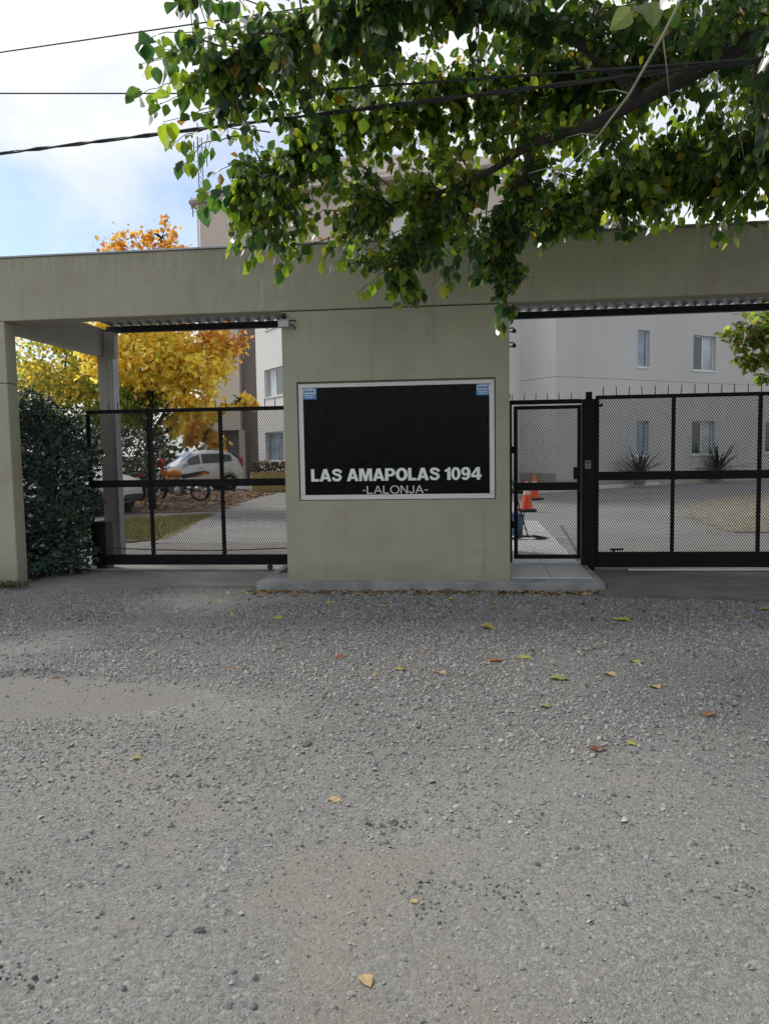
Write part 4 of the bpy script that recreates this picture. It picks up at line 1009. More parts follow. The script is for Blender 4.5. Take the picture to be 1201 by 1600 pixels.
for i in near:
    ci = int(((gc-lcol[i])**2).sum(1).argmin()); me = random.choice([m_ for k_, m_ in lm if k_ == ci])
    o = bpy.data.objects.new('leaf', me); COL.objects.link(o); o.parent = tree
    mm = Matrix([list(row) for row in lR[i]*lsz[i]]).to_4x4(); mm.translation = Vector(lt[i])-tO
    o.matrix_local = mm
print('street tree leaves', len(lt))

# --- autumn and yard trees
def yard_tree(name, loc, label, blobs, trunk_h, trunk_r, size, cols, wts, tmpl=LEAF_MID, m='autumn_attr', gap=.0):
    t_ = empty(name, loc, 0, label, 'tree', 'trees in the yard')
    q = MB(); q.tube([(0, 0, -.1), (.03, 0, trunk_h*.5), (0, .03, trunk_h)], [trunk_r*1.2, trunk_r, trunk_r*.8], 8); obj('trunk', q, M['bark'], t_, smooth=True)
    q = MB(); T = []; C_ = []
    for (c, r_, n, cc, ww) in blobs:
        p = limb_path((0, 0, trunk_h*.9), c, (0, 0, .2), 6, .05); q.tube(p, [trunk_r*.55*(1-.85*i/6) for i in range(7)], 5)
        for e_ in in_ellipsoid(14, c, np.array(r_)*.8):
            q.tube([Vector(c).lerp(Vector(e_), .0), Vector(c).lerp(Vector(e_), .6)+Vector((0, 0, .05)), e_], [.02, .012, .005], 4, cap=False)
        # leaves gather in clumps so that sky shows between them
        k_ = max(6, n//45); cs = in_ellipsoid(k_, c, r_, .35)
        n = int(n*1.6); pts = cs[rng.integers(0, k_, n)]+rng.normal(0, 1, (n, 3))*np.array(r_)*.17
        T.append(pts); C_.append(leaf_palette(cc or cols, ww or wts, n, .2))
    obj('branches', q, M['bark'], t_, fixn=False)['kind'] = 'stuff'
    leafy('crown', t_, np.concatenate(T), tmpl, size, np.concatenate(C_), M[m], .7)
    return t_
YEL = [(.80, .60, .12), (.85, .70, .20), (.74, .50, .10), (.58, .56, .14)]
ORG = [(.64, .34, .09), (.66, .42, .10), (.52, .22, .09)]
GRN = [(.15, .24, .07), (.27, .33, .08), (.46, .42, .10)]
yard_tree('autumn_tree', (-8.97, 21.0, 0), 'autumn tree with bright orange yellow leaves behind the left mesh gate', [
    ((.2, 0, 4.2), (1.3, 1.2, .9), 2600, YEL, [3, 2, 1, .8]), ((1.5, 0, 3.9), (1.0, 1.1, .9), 1150, YEL, [3, 2, 1, .3]), ((2.2, .2, 4.6), (.6, .8, .8), 500, ORG, [2, 2, 1]),
    ((-.8, 0, 4.4), (.9, 1.0, .8), 900, YEL, [3, 2, 1, .6]), ((-.4, -.1, 3.1), (.9, .9, .55), 800, GRN, [2, 3, 2]), ((1.3, -.2, 2.75), (.85, .8, .62), 950, YEL, [3, 2, 2, .6]),
    ((1.7, -.3, 2.1), (.55, .6, .45), 420, ORG, [1, 3, .3]), ((.1, .3, 5.6), (1.6, 1.2, .9), 1500, YEL, [3, 2, 2, .3]), ((.0, .2, 6.9), (1.2, .9, .95), 800, ORG, [2, 3, 1]), ((-1.2, .2, 6.6), (.7, .6, .8), 300, ORG, [2, 2, 1]), ((.5, .2, 7.6), (.5, .5, .7), 90, ORG, [2, 2, 1]),
    ((2.75, -.3, 3.0), (.45, .4, .28), 150, YEL, [2, 2, 2, 0])], 2.3, .10, .135, YEL, [3, 2, 1, 1])
yard_tree('autumn_tree', (-13.6, 24.0, 0), 'mixed green and orange tree seen above the hedge at far left', [
    ((0, 0, 3.9), (1.6, 1.3, 1.1), 1500, GRN+YEL, [1, 2, 3, 2, 2, 2, 2]), ((1.6, 0, 4.2), (1.4, 1.2, 1.1), 1400, GRN+YEL, [1, 2, 3, 2, 2, 3, 2]), ((-1.5, 0, 4.0), (1.3, 1.2, 1.2), 1000, GRN+YEL, [3, 3, 3, 1, 1, 1, 1]),
    ((.8, 0, 5.3), (1.8, 1.3, .9), 1300, GRN+YEL, [2, 3, 3, 2, 1, 1, 1]), ((2.2, -.3, 3.3), (1.1, 1, .7), 800, GRN, [3, 3, 1])], 2.4, .15, .135, GRN, [1, 1, 1])
yard_tree('yard_tree', (6.86, 14.4, 0), 'olive leaved tree whose tip shows inside the right gateway at the edge', [
    ((-1.6, -.4, 3.5), (.95, .7, .5), 520, [(.06, .085, .02), (.10, .12, .025), (.20, .13, .04), (.04, .06, .02)], [3, 3, 1.2, 2]), ((-1.7, 0, 2.95), (.5, .5, .30), 160, [(.08, .12, .02), (.13, .16, .03)], [1, 1]),
    ((-1.0, 0, 4.3), (1.4, 1.1, .9), 900, GRN, [3, 2, 1]), ((.5, 0, 4.4), (1.6, 1.4, 1.2), 900, GRN, [3, 2, 1])], 2.6, .14, .15, GRN, [1, 1, 1], LEAF_LO, 'leaf_attr')
# far belt of trees beyond the yard
T = np.concatenate([in_ellipsoid(700, (x, 62+6*math.sin(x), 3+1.2*math.sin(x*.7)), (4.5, 3, 3.2), .5) for x in range(-70, 60, 6)])
o = leafy('treeline', None, T, LEAF_LO, .55, leaf_palette([(.05, .09, .035), (.08, .11, .04), (.20, .17, .05)], [3, 2, 1], len(T)), M['autumn_attr'], .5)
tag(o, 'far belt of green trees beyond the yard', 'trees', kind='stuff')

# ------------------------------------------------------------------ buildings
def wall_panel(mb, u0, u1, z0, z1, holes, depth=.18, pt=None):
    """wall in the plane y=0 (outside is -y) with recessed openings"""
    us = sorted({u0, u1, *[h[0] for h in holes], *[h[1] for h in holes]}); zs = sorted({z0, z1, *[h[2] for h in holes], *[h[3] for h in holes]})
    for a, b_ in zip(us[:-1], us[1:]):
        for c, d in zip(zs[:-1], zs[1:]):
            if any(h[0] <= a and b_ <= h[1] and h[2] <= c and d <= h[3] for h in holes): continue
            mb.quad(pt(a, 0, c), pt(b_, 0, c), pt(b_, 0, d), pt(a, 0, d))
    for a, b_, c, d in holes:
        mb.quad(pt(a, 0, c), pt(b_, 0, c), pt(b_, depth, c), pt(a, depth, c)); mb.quad(pt(a, 0, d), pt(b_, 0, d), pt(b_, depth, d), pt(a, depth, d))
        mb.quad(pt(a, 0, c), pt(a, 0, d), pt(a, depth, d), pt(a, depth, c)); mb.quad(pt(b_, 0, c), pt(b_, 0, d), pt(b_, depth, d), pt(b_, depth, c))
def plane_pt(o_, ang):
    ca, sa = math.cos(ang), math.sin(ang)
    return lambda u, y, z: (o_[0]+ca*u-sa*y, o_[1]+sa*u+ca*y, z)
def pbox(mb, pt, u0, u1, y0, y1, z0, z1):
    k = len(mb.v)
    mb.v += [pt(u0, y0, z0), pt(u1, y0, z0), pt(u1, y1, z0), pt(u0, y1, z0), pt(u0, y0, z1), pt(u1, y0, z1), pt(u1, y1, z1), pt(u0, y1, z1)]
    for f in ((0, 3, 2, 1), (4, 5, 6, 7), (0, 1, 5, 4), (1, 2, 6, 5), (2, 3, 7, 6), (3, 0, 4, 7)): mb.f.append(tuple(k+i for i in f))
    return mb
def window(par, pt, h, depth=.18, panes=2, glass=('glass_pale', 'glass'), lab=None):
    a, b_, c, d = h; y = depth-.07; f = .055
    q = MB()
    pbox(q, pt, a+.003, b_-.003, y, depth-.004, c+.003, c+f); pbox(q, pt, a+.003, b_-.003, y, depth-.004, d-f, d-.003)
    pbox(q, pt, a+.003, a+f, y+.002, depth-.005, c+f, d-f); pbox(q, pt, b_-f, b_-.003, y+.002, depth-.005, c+f, d-f)
    for i in range(1, panes):
        u = a+(b_-a)*i/panes; pbox(q, pt, u-.028, u+.028, y+.003, depth-.006, c+f, d-f)
    w = obj('window', q, M['alu'], par)
    for i in range(panes):
        ua = a+(b_-a)*i/panes+(.028 if i else f); ub = a+(b_-a)*(i+1)/panes-(.028 if i < panes-1 else f)
        q = MB(); pbox(q, pt, ua, ub, y+.02, y+.03, c+f, d-f); obj('pane', q, M[glass[i % len(glass)]], w)
    q = MB(); pbox(q, pt, a-.05, b_+.05, -.04, y-.002, c-.05, c+.002); obj('sill', q, M['alu'], w)
    return w
def bmat(name, col):
    m, t, b = newmat(name)
    pos = t('ShaderNodeNewGeometry').outputs['Position']
    c = t.ramp(t.noise(pos, .4, 5, .6), [(.3, tuple(x*.93 for x in col)), (.7, tuple(x*1.04 for x in col))])
    st = t.noise(t('ShaderNodeMapping', {'Vector': pos, 'Scale': (2.2, 2.2, .12)}).outputs[0], 1.2, 5, .6)
    c = t.mix(t.ramp(st, [(.55, 0.), (.8, .3)]), c, tuple(x*.72 for x in col))
    t.l.new(c, b.inputs['Base Color']); b.inputs['Roughness'].default_value = .9
    bp = t('ShaderNodeBump', {'Height': t.noise(pos, 30, 3), 'Strength': .15, 'Distance': .01}); t.l.new(bp.outputs[0], b.inputs['Normal'])
    return m
M['grey_wall'] = bmat('grey_wall_paint', (.47, .465, .455))
M['white_wall'] = bmat('white_wall_paint', (.66, .65, .63))
M['lit_side_wall'] = bmat('grey_wall_paint_lit', (.70, .70, .685))  # lighter copy of the grey wall, sunlit side put into the colour
M['tan_wall'] = bmat('tan_wall_paint', (.60, .52, .45))
M['brown_wall'] = bmat('brown_wall_paint', (.21, .175, .17))
M['plinth'] = bmat('beige_plinth_paint', (.42, .39, .33))
M['rooftile'] = pmat('roof_tile', (.30, .26, .235), .85, .25, 2, .5, 14, coord='Position')

# grey building behind the right gate; face A runs 36 degrees off the street wall
C0 = (3.26, 29.5); A36 = R(36)
gbuild = empty('apartment_building', (0, 0, 0), 0, 'plain grey apartment block with small recessed windows behind the right gate', 'building', 'apartment blocks round the yard')
ptA = plane_pt(C0, A36)
ptBw = lambda u, y, z: (C0[0]+math.cos(A36+math.pi/2)*u+math.cos(A36)*y, C0[1]+math.sin(A36+math.pi/2)*u+math.sin(A36)*y, z)
HA = [(4.3, 4.98, 4.76, 6.23), (7.62, 9.06, 4.76, 6.23), (4.28, 4.97, 1.2, 2.62), (7.6, 9.06, 1.2, 2.62), (12.6, 14.0, 4.76, 6.23), (12.6, 14.0, 1.2, 2.62), (4.3, 4.98, 8.0, 9.3), (7.62, 9.06, 8.0, 9.3)]
q = MB(); wall_panel(q, 0, 18, .0, 4.235, [h for h in HA if h[3] < 4], .2, ptA); wall_panel(q, 0, 18, 4.25, 10.1, [h for h in HA if h[2] > 4], .2, ptA)
obj('wall', q, M['grey_wall'], gbuild, fixn=False)
q = MB(); pbox(q, ptA, .01, 18, .015, .1, 4.234, 4.251); obj('joint', q, M['dark'], gbuild)
q = MB()
for z0, z1 in ((0, 4.235), (4.25, 10.1)): q.quad(ptBw(0, 0, z0), ptBw(2.07, 0, z0), ptBw(2.07, 0, z1), ptBw(0, 0, z1))
obj('side_wall', q, M['lit_side_wall'], gbuild, fixn=False)
q = MB(); q.quad(ptBw(.01, .015, 4.2), ptBw(2.07, .015, 4.2), ptBw(2.07, .015, 4.3), ptBw(.01, .015, 4.3)); obj('joint', q, M['dark'], gbuild)
q = MB(); pbox(q, ptA, -.02, 18, -.02, -.002, -.1, .38); obj('plinth', q, M['plinth'], gbuild)
q = MB(); q.quad(ptBw(-.0, -.012, -.1), ptBw(2.07, -.012, -.1), ptBw(2.07, -.012, .62), ptBw(-.0, -.012, .62)); obj('plinth', q, M['plinth'], gbuild)
q = MB(); pbox(q, ptA, -.1, 18.1, -.1, 9, 10.1, 10.3); obj('roof', q, M['rooftile'], gbuild)
for h in HA:
    n_ = 1 if h[1]-h[0] < 1 else 2
    window(gbuild, ptA, h, .2, n_, ('glass_blue',) if n_ == 1 else ('glass', 'glass_pale'))
# white strip wing to the left of it (set back)
P2 = ptBw(2.07, 0, 0)
ptS = lambda u, y, z: (P2[0]-math.cos(A36)*u+math.sin(A36)*(-y)*-1*0+math.cos(A36+math.pi/2)*y, P2[1]-math.sin(A36)*u+math.sin(A36+math.pi/2)*y, z)
q = MB(); wall_panel(q, 0, 6, 0, 10.1, [(.55, 1.7, 3.6, 5.6)], .15, ptS); obj('wing_wall', q, M['white_wall'], gbuild, fixn=False)
window(gbuild, ptS, (.55, 1.7, 3.6, 5.6), .15, 2, ('glass_pale', 'glass_pale'))

# white wing seen left of the pillar
Wp = (-7.84, 32.0)
ptW = lambda u, y, z: (Wp[0]+math.cos(R(126))*u-math.sin(R(126))*(-y)*-1*-1*-1, Wp[1]+math.sin(R(126))*u+math.cos(R(126))*(-y)*-1*-1*-1, z)
def ptW(u, y, z):     # u runs back along the wall, y goes into the building (to the right)
    a = R(126); return (Wp[0]+math.cos(a)*u+math.cos(R(36))*y, Wp[1]+math.sin(a)*u+math.sin(R(36))*y, z)
wbuild = empty('apartment_building', (0, 0, 0), 0, 'white apartment wing with sliding windows, just left of the pillar', 'building', 'apartment blocks round the yard')
HW = [(-.25, 1.85, 4.0, 5.2), (-.15, 1.95, 1.2, 2.48), (-.25, 1.55, 6.9, 8.1), (-4.2, -2.2, 4.0, 5.2), (-4.2, -2.2, 1.2, 2.48)]
q = MB(); wall_panel(q, -7, 2.84, 0, 8.5, HW, .2, ptW); obj('wall', q, M['white_wall'], wbuild, fixn=False)
q = MB(); q.quad(ptW(2.84, 0, 0), ptW(2.84, 5, 0), ptW(2.84, 5, 8.5), ptW(2.84, 0, 8.5)); q.quad(ptW(-7, 0, 0), ptW(-7, 6, 0), ptW(-7, 6, 8.5), ptW(-7, 0, 8.5)); obj('side_wall', q, M['white_wall'], wbuild, fixn=False)
q = MB(); pbox(q, ptW, -7.1, 2.95, -.15, 6, 8.5, 8.7); obj('roof', q, M['rooftile'], wbuild)
for i, h in enumerate(HW): window(wbuild, ptW, h, .2, 2, ('glass', 'glass_pale') if i != 1 else ('glass_blue', 'glass_blue'))
q = MB(); pbox(q, ptW, -7, 2.84, -.02, -.003, 0, .55); obj('plinth', q, M['plinth'], wbuild)

# tall tan building with a gable, behind the beam and the tree
tb = empty('apartment_building', (0, 38, 0), 0, 'tall tan building with hipped roof behind the gateway beam', 'building', 'apartment blocks round the yard')
def TB(name, mb, m, **k):
    for i, v in enumerate(mb.v): mb.v[i] = (v[0], v[1]-38, v[2])
    return obj(name, mb, m, tb, **k)
q = MB(); q.box(-13.05, -11.29, 37.6, 46, 2.75, 13.9); TB('bay', q, M['tan_wall'])
q = MB(); q.box(-12.9, -12.30, 37.7, 38.0, 0, 2.75); q.box(-11.42, -11.12, 37.62, 38.0, 0, 2.75); TB('pilaster', q, M['plinth'])
q = MB(); q.box(-13.0, -11.2, 38.3, 38.6, 0, 2.75); TB('entrance', q, M['brown_wall'])
q = MB(); q.box(-11.285, -9.0, 38.0, 46, .0, 8.6); TB('stair_wall', q, M['brown_wall'])
q = MB(); q.box(-11.284, 2.0, 38.0, 46, 8.605, 15.0); TB('upper_wall', q, M['tan_wall'])
q = MB()     # hipped roof with a thin overhang
e0, e1 = 13.95, 16.9
q.v = [(-13.5, 37.4, e0), (2.5, 37.4, e0+1.0), (2.5, 46.5, e0+1.0), (-13.5, 46.5, e0), (-9.4, 41.0, e1), (-1.5, 41.0, e1), (-1.5, 43, e1), (-9.4, 43, e1),
       (-13.5, 37.4, e0-.16), (2.5, 37.4, e0+.84), (2.5, 46.5, e0+.84), (-13.5, 46.5, e0-.16)]
q.f = [(0, 1, 5, 4), (1, 2, 6, 5), (2, 3, 7, 6), (3, 0, 4, 7), (4, 5, 6, 7), (0, 8, 9, 1), (1, 9, 10, 2), (2, 10, 11, 3), (3, 11, 8, 0), (8, 11, 10, 9)]
TB('roof', q, M['rooftile'])
q = MB(); q.tube([(-13.12, 37.55, 0), (-13.12, 37.55, 13.9)], .05, 6); TB('drain_pipe', q, M['white_wall'])
ptT = plane_pt((-11.285, 38.0), 0)
for h in ((2.5, 3.9, 9.4, 10.8), (6.5, 7.9, 9.4, 10.8), (6.5, 7.9, 12.4, 13.8)):
    q = MB(); pbox(q, ptT, h[0], h[1], -.05, -.002, h[2], h[3])
    for i, v in enumerate(q.v): q.v[i] = (v[0], v[1]-38, v[2])
    w = obj('window', q, M['alu'], tb); q = MB(); pbox(q, ptT, h[0]+.07, h[1]-.07, -.058, -.0505, h[2]+.07, h[3]-.07)
    for i, v in enumerate(q.v): q.v[i] = (v[0], v[1]-38, v[2])
    obj('pane', q, M['glass'], w)

# lattice mast far behind
mast = empty('antenna_mast', (-15.5, 45, 0), 0, 'thin lattice antenna mast far behind the tan building', 'mast')
q = MB(); hh = 20.0
legs = [(.17*math.cos(a), .17*math.sin(a)) for a in (0.3, 2.4, 4.5)]
for (a, b_) in legs: q.tube([(a, b_, 0), (a, b_, hh)], .022, 4)
obj('tower_leg', q, M['steel'], mast)
q = MB(); z = 8.
while z < hh:
    for i in range(3):
        a, b_ = legs[i], legs[(i+1) % 3]; q.tube([(*a, z), (*b_, z+.3)], .012, 3); q.tube([(*b_, z+.3), (*a, z+.6)], .012, 3)
    z += .6
obj('lattice', q, M['steel'], mast)['kind'] = 'stuff'
for (z, r_, n_) in ((16.2, .55, 4), (15.8, .5, 4), (18.6, .5, 3), (19.5, .4, 3)):
    q = MB()
    for i in range(n_):
        a = i*6.283/n_+z; q.tube([(0, 0, z), (r_*math.cos(a), r_*math.sin(a), z)], .016, 4); q.tube([(r_*math.cos(a), r_*math.sin(a), z-.3), (r_*math.cos(a), r_*math.sin(a), z+.35)], .03, 5)
    obj('aerial', q, M['steel'], mast)

# ------------------------------------------------------------------ overhead cables
def cable(label, a, b, r_, sag, strands=1):
    a, b = Vector(a), Vector(b); q = MB(); d = (b-a).normalized(); sn_ = d.cross(Vector((0, 0, 1))).normalized()
    for s_ in range(strands):
        pts = []
        for i in range(61):
            t_ = i/60; p = a.lerp(b, t_)+Vector((0, 0, -sag*4*t_*(1-t_)))
            if strands > 1:
                ph = i*1.9+s_*6.283/strands; p += (sn_*math.cos(ph)+Vector((0, 0, 1))*math.sin(ph))*r_*1.0
            pts.append(p)
        q.tube(pts, r_, 6)
    return tag(obj('power_cable', q, M['cable'], fixn=False, smooth=True), label, 'cable', 'overhead cables')
def ext(a, b, e0, e1):
    a, b = Vector(a), Vector(b); d = b-a; return a-d*e0, b+d*e1
a, b = ext((-4.955, 8.0, 4.794), (1.283, 5.5, 4.037), .9, .8); cable('thick twisted black cable, lowest of those crossing the sky and foliage', a, b, .0105, .0, 2)
a, b = ext((-5.812, 9.5, 6.628), (-3.136, 9.0, 6.506), 2.2, 3.5); cable('thin black cable sloping across the sky, highest of the left three', a, b, .008, .0)
a, b = ext((-6.148, 10.0, 6.376), (-3.006, 10.0, 6.172), 2.0, 3.0); cable('thin black cable almost level across the sky, middle of the left three', a, b, .009, .0)
a, b = ext((-0.376, 6.1, 4.35), (1.158, 5.5, 4.079), .5, 1.4); cable('thin black cable running through the foliage above the thick one', a, b, .009, .0)

# ------------------------------------------------------------------ vehicles
M['car_silver'] = pmat('silver_car_paint', (.66, .67, .68), .3, .04, 3, metal=.35)
M['car_white'] = pmat('white_car_paint', (.75, .75, .76), .3, .04, 3)
M['tyre'] = pmat('tyre_rubber', (.018, .018, .02), .85, .2, 12, .3, 60)
M['rim'] = pmat('wheel_alloy', (.42, .43, .45), .35, .08, 8, metal=.7)
M['lampglass'] = glassmat('headlamp_glass', (.5, .52, .55), .1)
M['redlamp'] = glassmat('tail_lamp_red', (.35, .02, .02), .15)
M['carglass'] = glassmat('car_glass', (.03, .04, .05), .05)
M['shieldglass'] = glassmat('windscreen_glass', (.30, .36, .40), .06)

def wheel(par, x, y, r_, w_, name='wheel'):
    e = MB(); prof = [(r_*.62, -w_/2), (r_*.93, -w_/2), (r_, -w_*.32), (r_, w_*.32), (r_*.93, w_/2), (r_*.62, w_/2), (r_*.62, -w_/2)]
    e.lathe(prof, 24, 'y'); t_ = obj(name, e, M['tyre'], par, smooth=True, loc=(x, y, r_))
    q = MB(); q.lathe([(r_*.64, -w_*.36), (r_*.60, -w_*.40), (r_*.56, -w_*.30), (r_*.56, w_*.30), (r_*.60, w_*.40), (r_*.64, w_*.36)], 24, 'y')
    for i in range(6):
        a = i*math.pi/3
        for sg in (-1, 1):
            c, s = math.cos(a), math.sin(a); k = len(q.v); y0 = sg*w_*.32
            for (rr_, ww_) in ((.06*r_, .09*r_), (.58*r_, .055*r_)):
                for t2 in (-1, 1):
                    q.v.append((c*rr_-s*ww_*t2, y0, s*rr_+c*ww_*t2)); q.v.append((c*rr_-s*ww_*t2, y0-sg*.03, s*rr_+c*ww_*t2))
            for f in ((0, 2, 6, 4), (1, 3, 7, 5), (0, 1, 5, 4), (2, 3, 7, 6)): q.f.append(tuple(k+i_ for i_ in f))
    q.lathe([(0, -w_*.38), (.1*r_, -w_*.36), (.1*r_, w_*.36), (0, w_*.38)], 12, 'y')
    obj('rim', q, M['rim'], t_)
    return t_
def car(name, loc, rz, paint, label):
    c = empty(name, loc, rz, label, 'car', 'cars parked in the yard')
    # stations along x (front +): x, z_low, z_belt, z_top, half width at belt, half width at roof
    st = [(1.98, .42, .60, .62, .50, .46), (1.92, .28, .70, .74, .68, .60), (1.70, .22, .80, .86, .78, .66), (1.30, .20, .86, .95, .82, .68), (.98, .20, .92, 1.00, .83, .68),
          (.60, .20, .96, 1.28, .84, .62), (.20, .20, .98, 1.50, .84, .60), (-.30, .20, 1.00, 1.56, .84, .60), (-.9, .20, 1.02, 1.55, .84, .60), (-1.45, .20, 1.04, 1.48, .83, .60),
          (-1.74, .22, 1.04, 1.18, .80, .64), (-1.88, .28, .96, 1.02, .74, .62), (-1.95, .42, .80, .82, .60, .55)]
    q = MB(); R_ = 12
    for (x, zl, zb, zt, wb, wt) in st:
        ring = [(wb*.86, zl), (wb*.98, zl+.12), (wb*1.0, (zl+zb)/2), (wb*.97, zb), (wt+.02, zb+(zt-zb)*.82), (wt*.82, zt), (-wt*.82, zt), (-wt-.02, zb+(zt-zb)*.82), (-wb*.97, zb), (-wb, (zl+zb)/2), (-wb*.98, zl+.12), (-wb*.86, zl)]
        q.v += [(x, y, z) for y, z in ring]
    for i in range(len(st)-1):
        for j in range(R_):
            a = i*R_+j; b_ = i*R_+(j+1) % R_; q.f.append((a, b_, b_+R_, a+R_))
    q.f.append(tuple(range(R_))); q.f.append(tuple((len(st)-1)*R_+j for j in range(R_)))
    body = obj('body', q, paint, c, smooth=True)
    md = body.modifiers.new('soft', 'SUBSURF'); md.levels = md.render_levels = 1
    # glass: panels a little proud of the cabin
    for s_ in (-1, 1):
        def sidept(x, zf):     # interpolate the cabin side
            for i in range(len(st)-1):
                if st[i+1][0] <= x <= st[i][0]:
                    t_ = (st[i][0]-x)/(st[i][0]-st[i+1][0]); v = [st[i][k]+(st[i+1][k]-st[i][k])*t_ for k in range(6)]
                    zb, zt, wb, wt = v[2], v[3], v[4], v[5]; z = zb+(zt-zb)*zf
                    return (x, s_*((wb*.97)+((wt+.02)-wb*.97)*zf/.82+.008), z)
        for pan, nm in (([(.78, .10), (.02, .10), (.02, .76), (.42, .76)], 'side_window'), ([(-.06, .10), (-.95, .10), (-.95, .76), (-.06, .76)], 'side_window'), ([(-1.02, .14), (-1.40, .20), (-1.36, .68), (-1.02, .74)], 'quarter_window')):
            w = MB(); w.poly([sidept(*p) for p in pan]); obj(nm, w, M['carglass'], c, fixn=False)
        w = MB(); w.box(.62, .80, s_*.95-.09, s_*.95+.05, .98, 1.10); obj('mirror', w, paint, c, bevel=.03)
        w = MB(); w.box(-.02, .14, s_*.845-.012, s_*.845+.012, .86, .89); obj('door_handle', w, M['dark'], c)
        w = MB(); w.box(-.98, -.84, s_*.845-.012, s_*.845+.012, .88, .91); obj('door_handle', w, M['dark'], c)
        w = MB(); w.box(-.5, -.49, s_*.842-.004, s_*.842+.004, .30, .95); obj('door_seam', w, M['dark'], c) if False else None
        w = MB(); w.lathe([(0, -.02), (.13, -.02), (.15, .03), (.1, .08), (0, .09)], 12, 'x', (1.80, s_*.60, .68)); obj('headlight', w, M['lampglass'], c, smooth=True)
        w = MB(); w.box(-1.90, -1.72, s_*.68-.05, s_*.68+.05, .88, 1.25); obj('tail_light', w, M['redlamp'], c, bevel=.03)
        for x in (1.27, -1.22):
            w = MB(); w.lathe([(0, s_*.50), (.36, s_*.52), (.37, s_*.853), (.345, s_*.856), (.34, s_*.80)], 24, 'y', (x, 0, .33)); obj('wheel_arch', w, M['dark'], c)
    w = MB(); w.poly([(.93, -.62, 1.045), (.93, .62, 1.045), (.24, .52, 1.50), (.24, -.52, 1.50)]); obj('windscreen', w, M['shieldglass'], c, fixn=False)
    w = MB(); w.poly([(-1.80, -.56, 1.16), (-1.80, .56, 1.16), (-1.53, .50, 1.475), (-1.53, -.50, 1.475)]); obj('rear_window', w, M['carglass'], c, fixn=False)
    w = MB(); w.box(1.88, 1.99, -.45, .45, .30, .46); obj('grille', w, M['dark'], c, bevel=.02)
    w = MB(); w.box(1.985, 1.995, -.26, .26, .47, .58); obj('number_plate', w, M['alu'], c)
    for x in (1.27, -1.22):
        for s_ in (-1, 1): wheel(c, x, s_*.77, .315, .19)
    return c
cs = car('parked_car', (-11.75, 32.2, 0), R(217), M['car_silver'], 'silver hatchback parked behind the orange motorcycle under the autumn tree'); cs.scale = (1.0, 1.03, 1.12)
cw = car('parked_car', (-11.15, 19.75, 0), R(0), M['car_white'], 'white car mostly hidden behind the hedge, its front wheel showing'); cw.scale = (1.12, 1.1, 1.15)

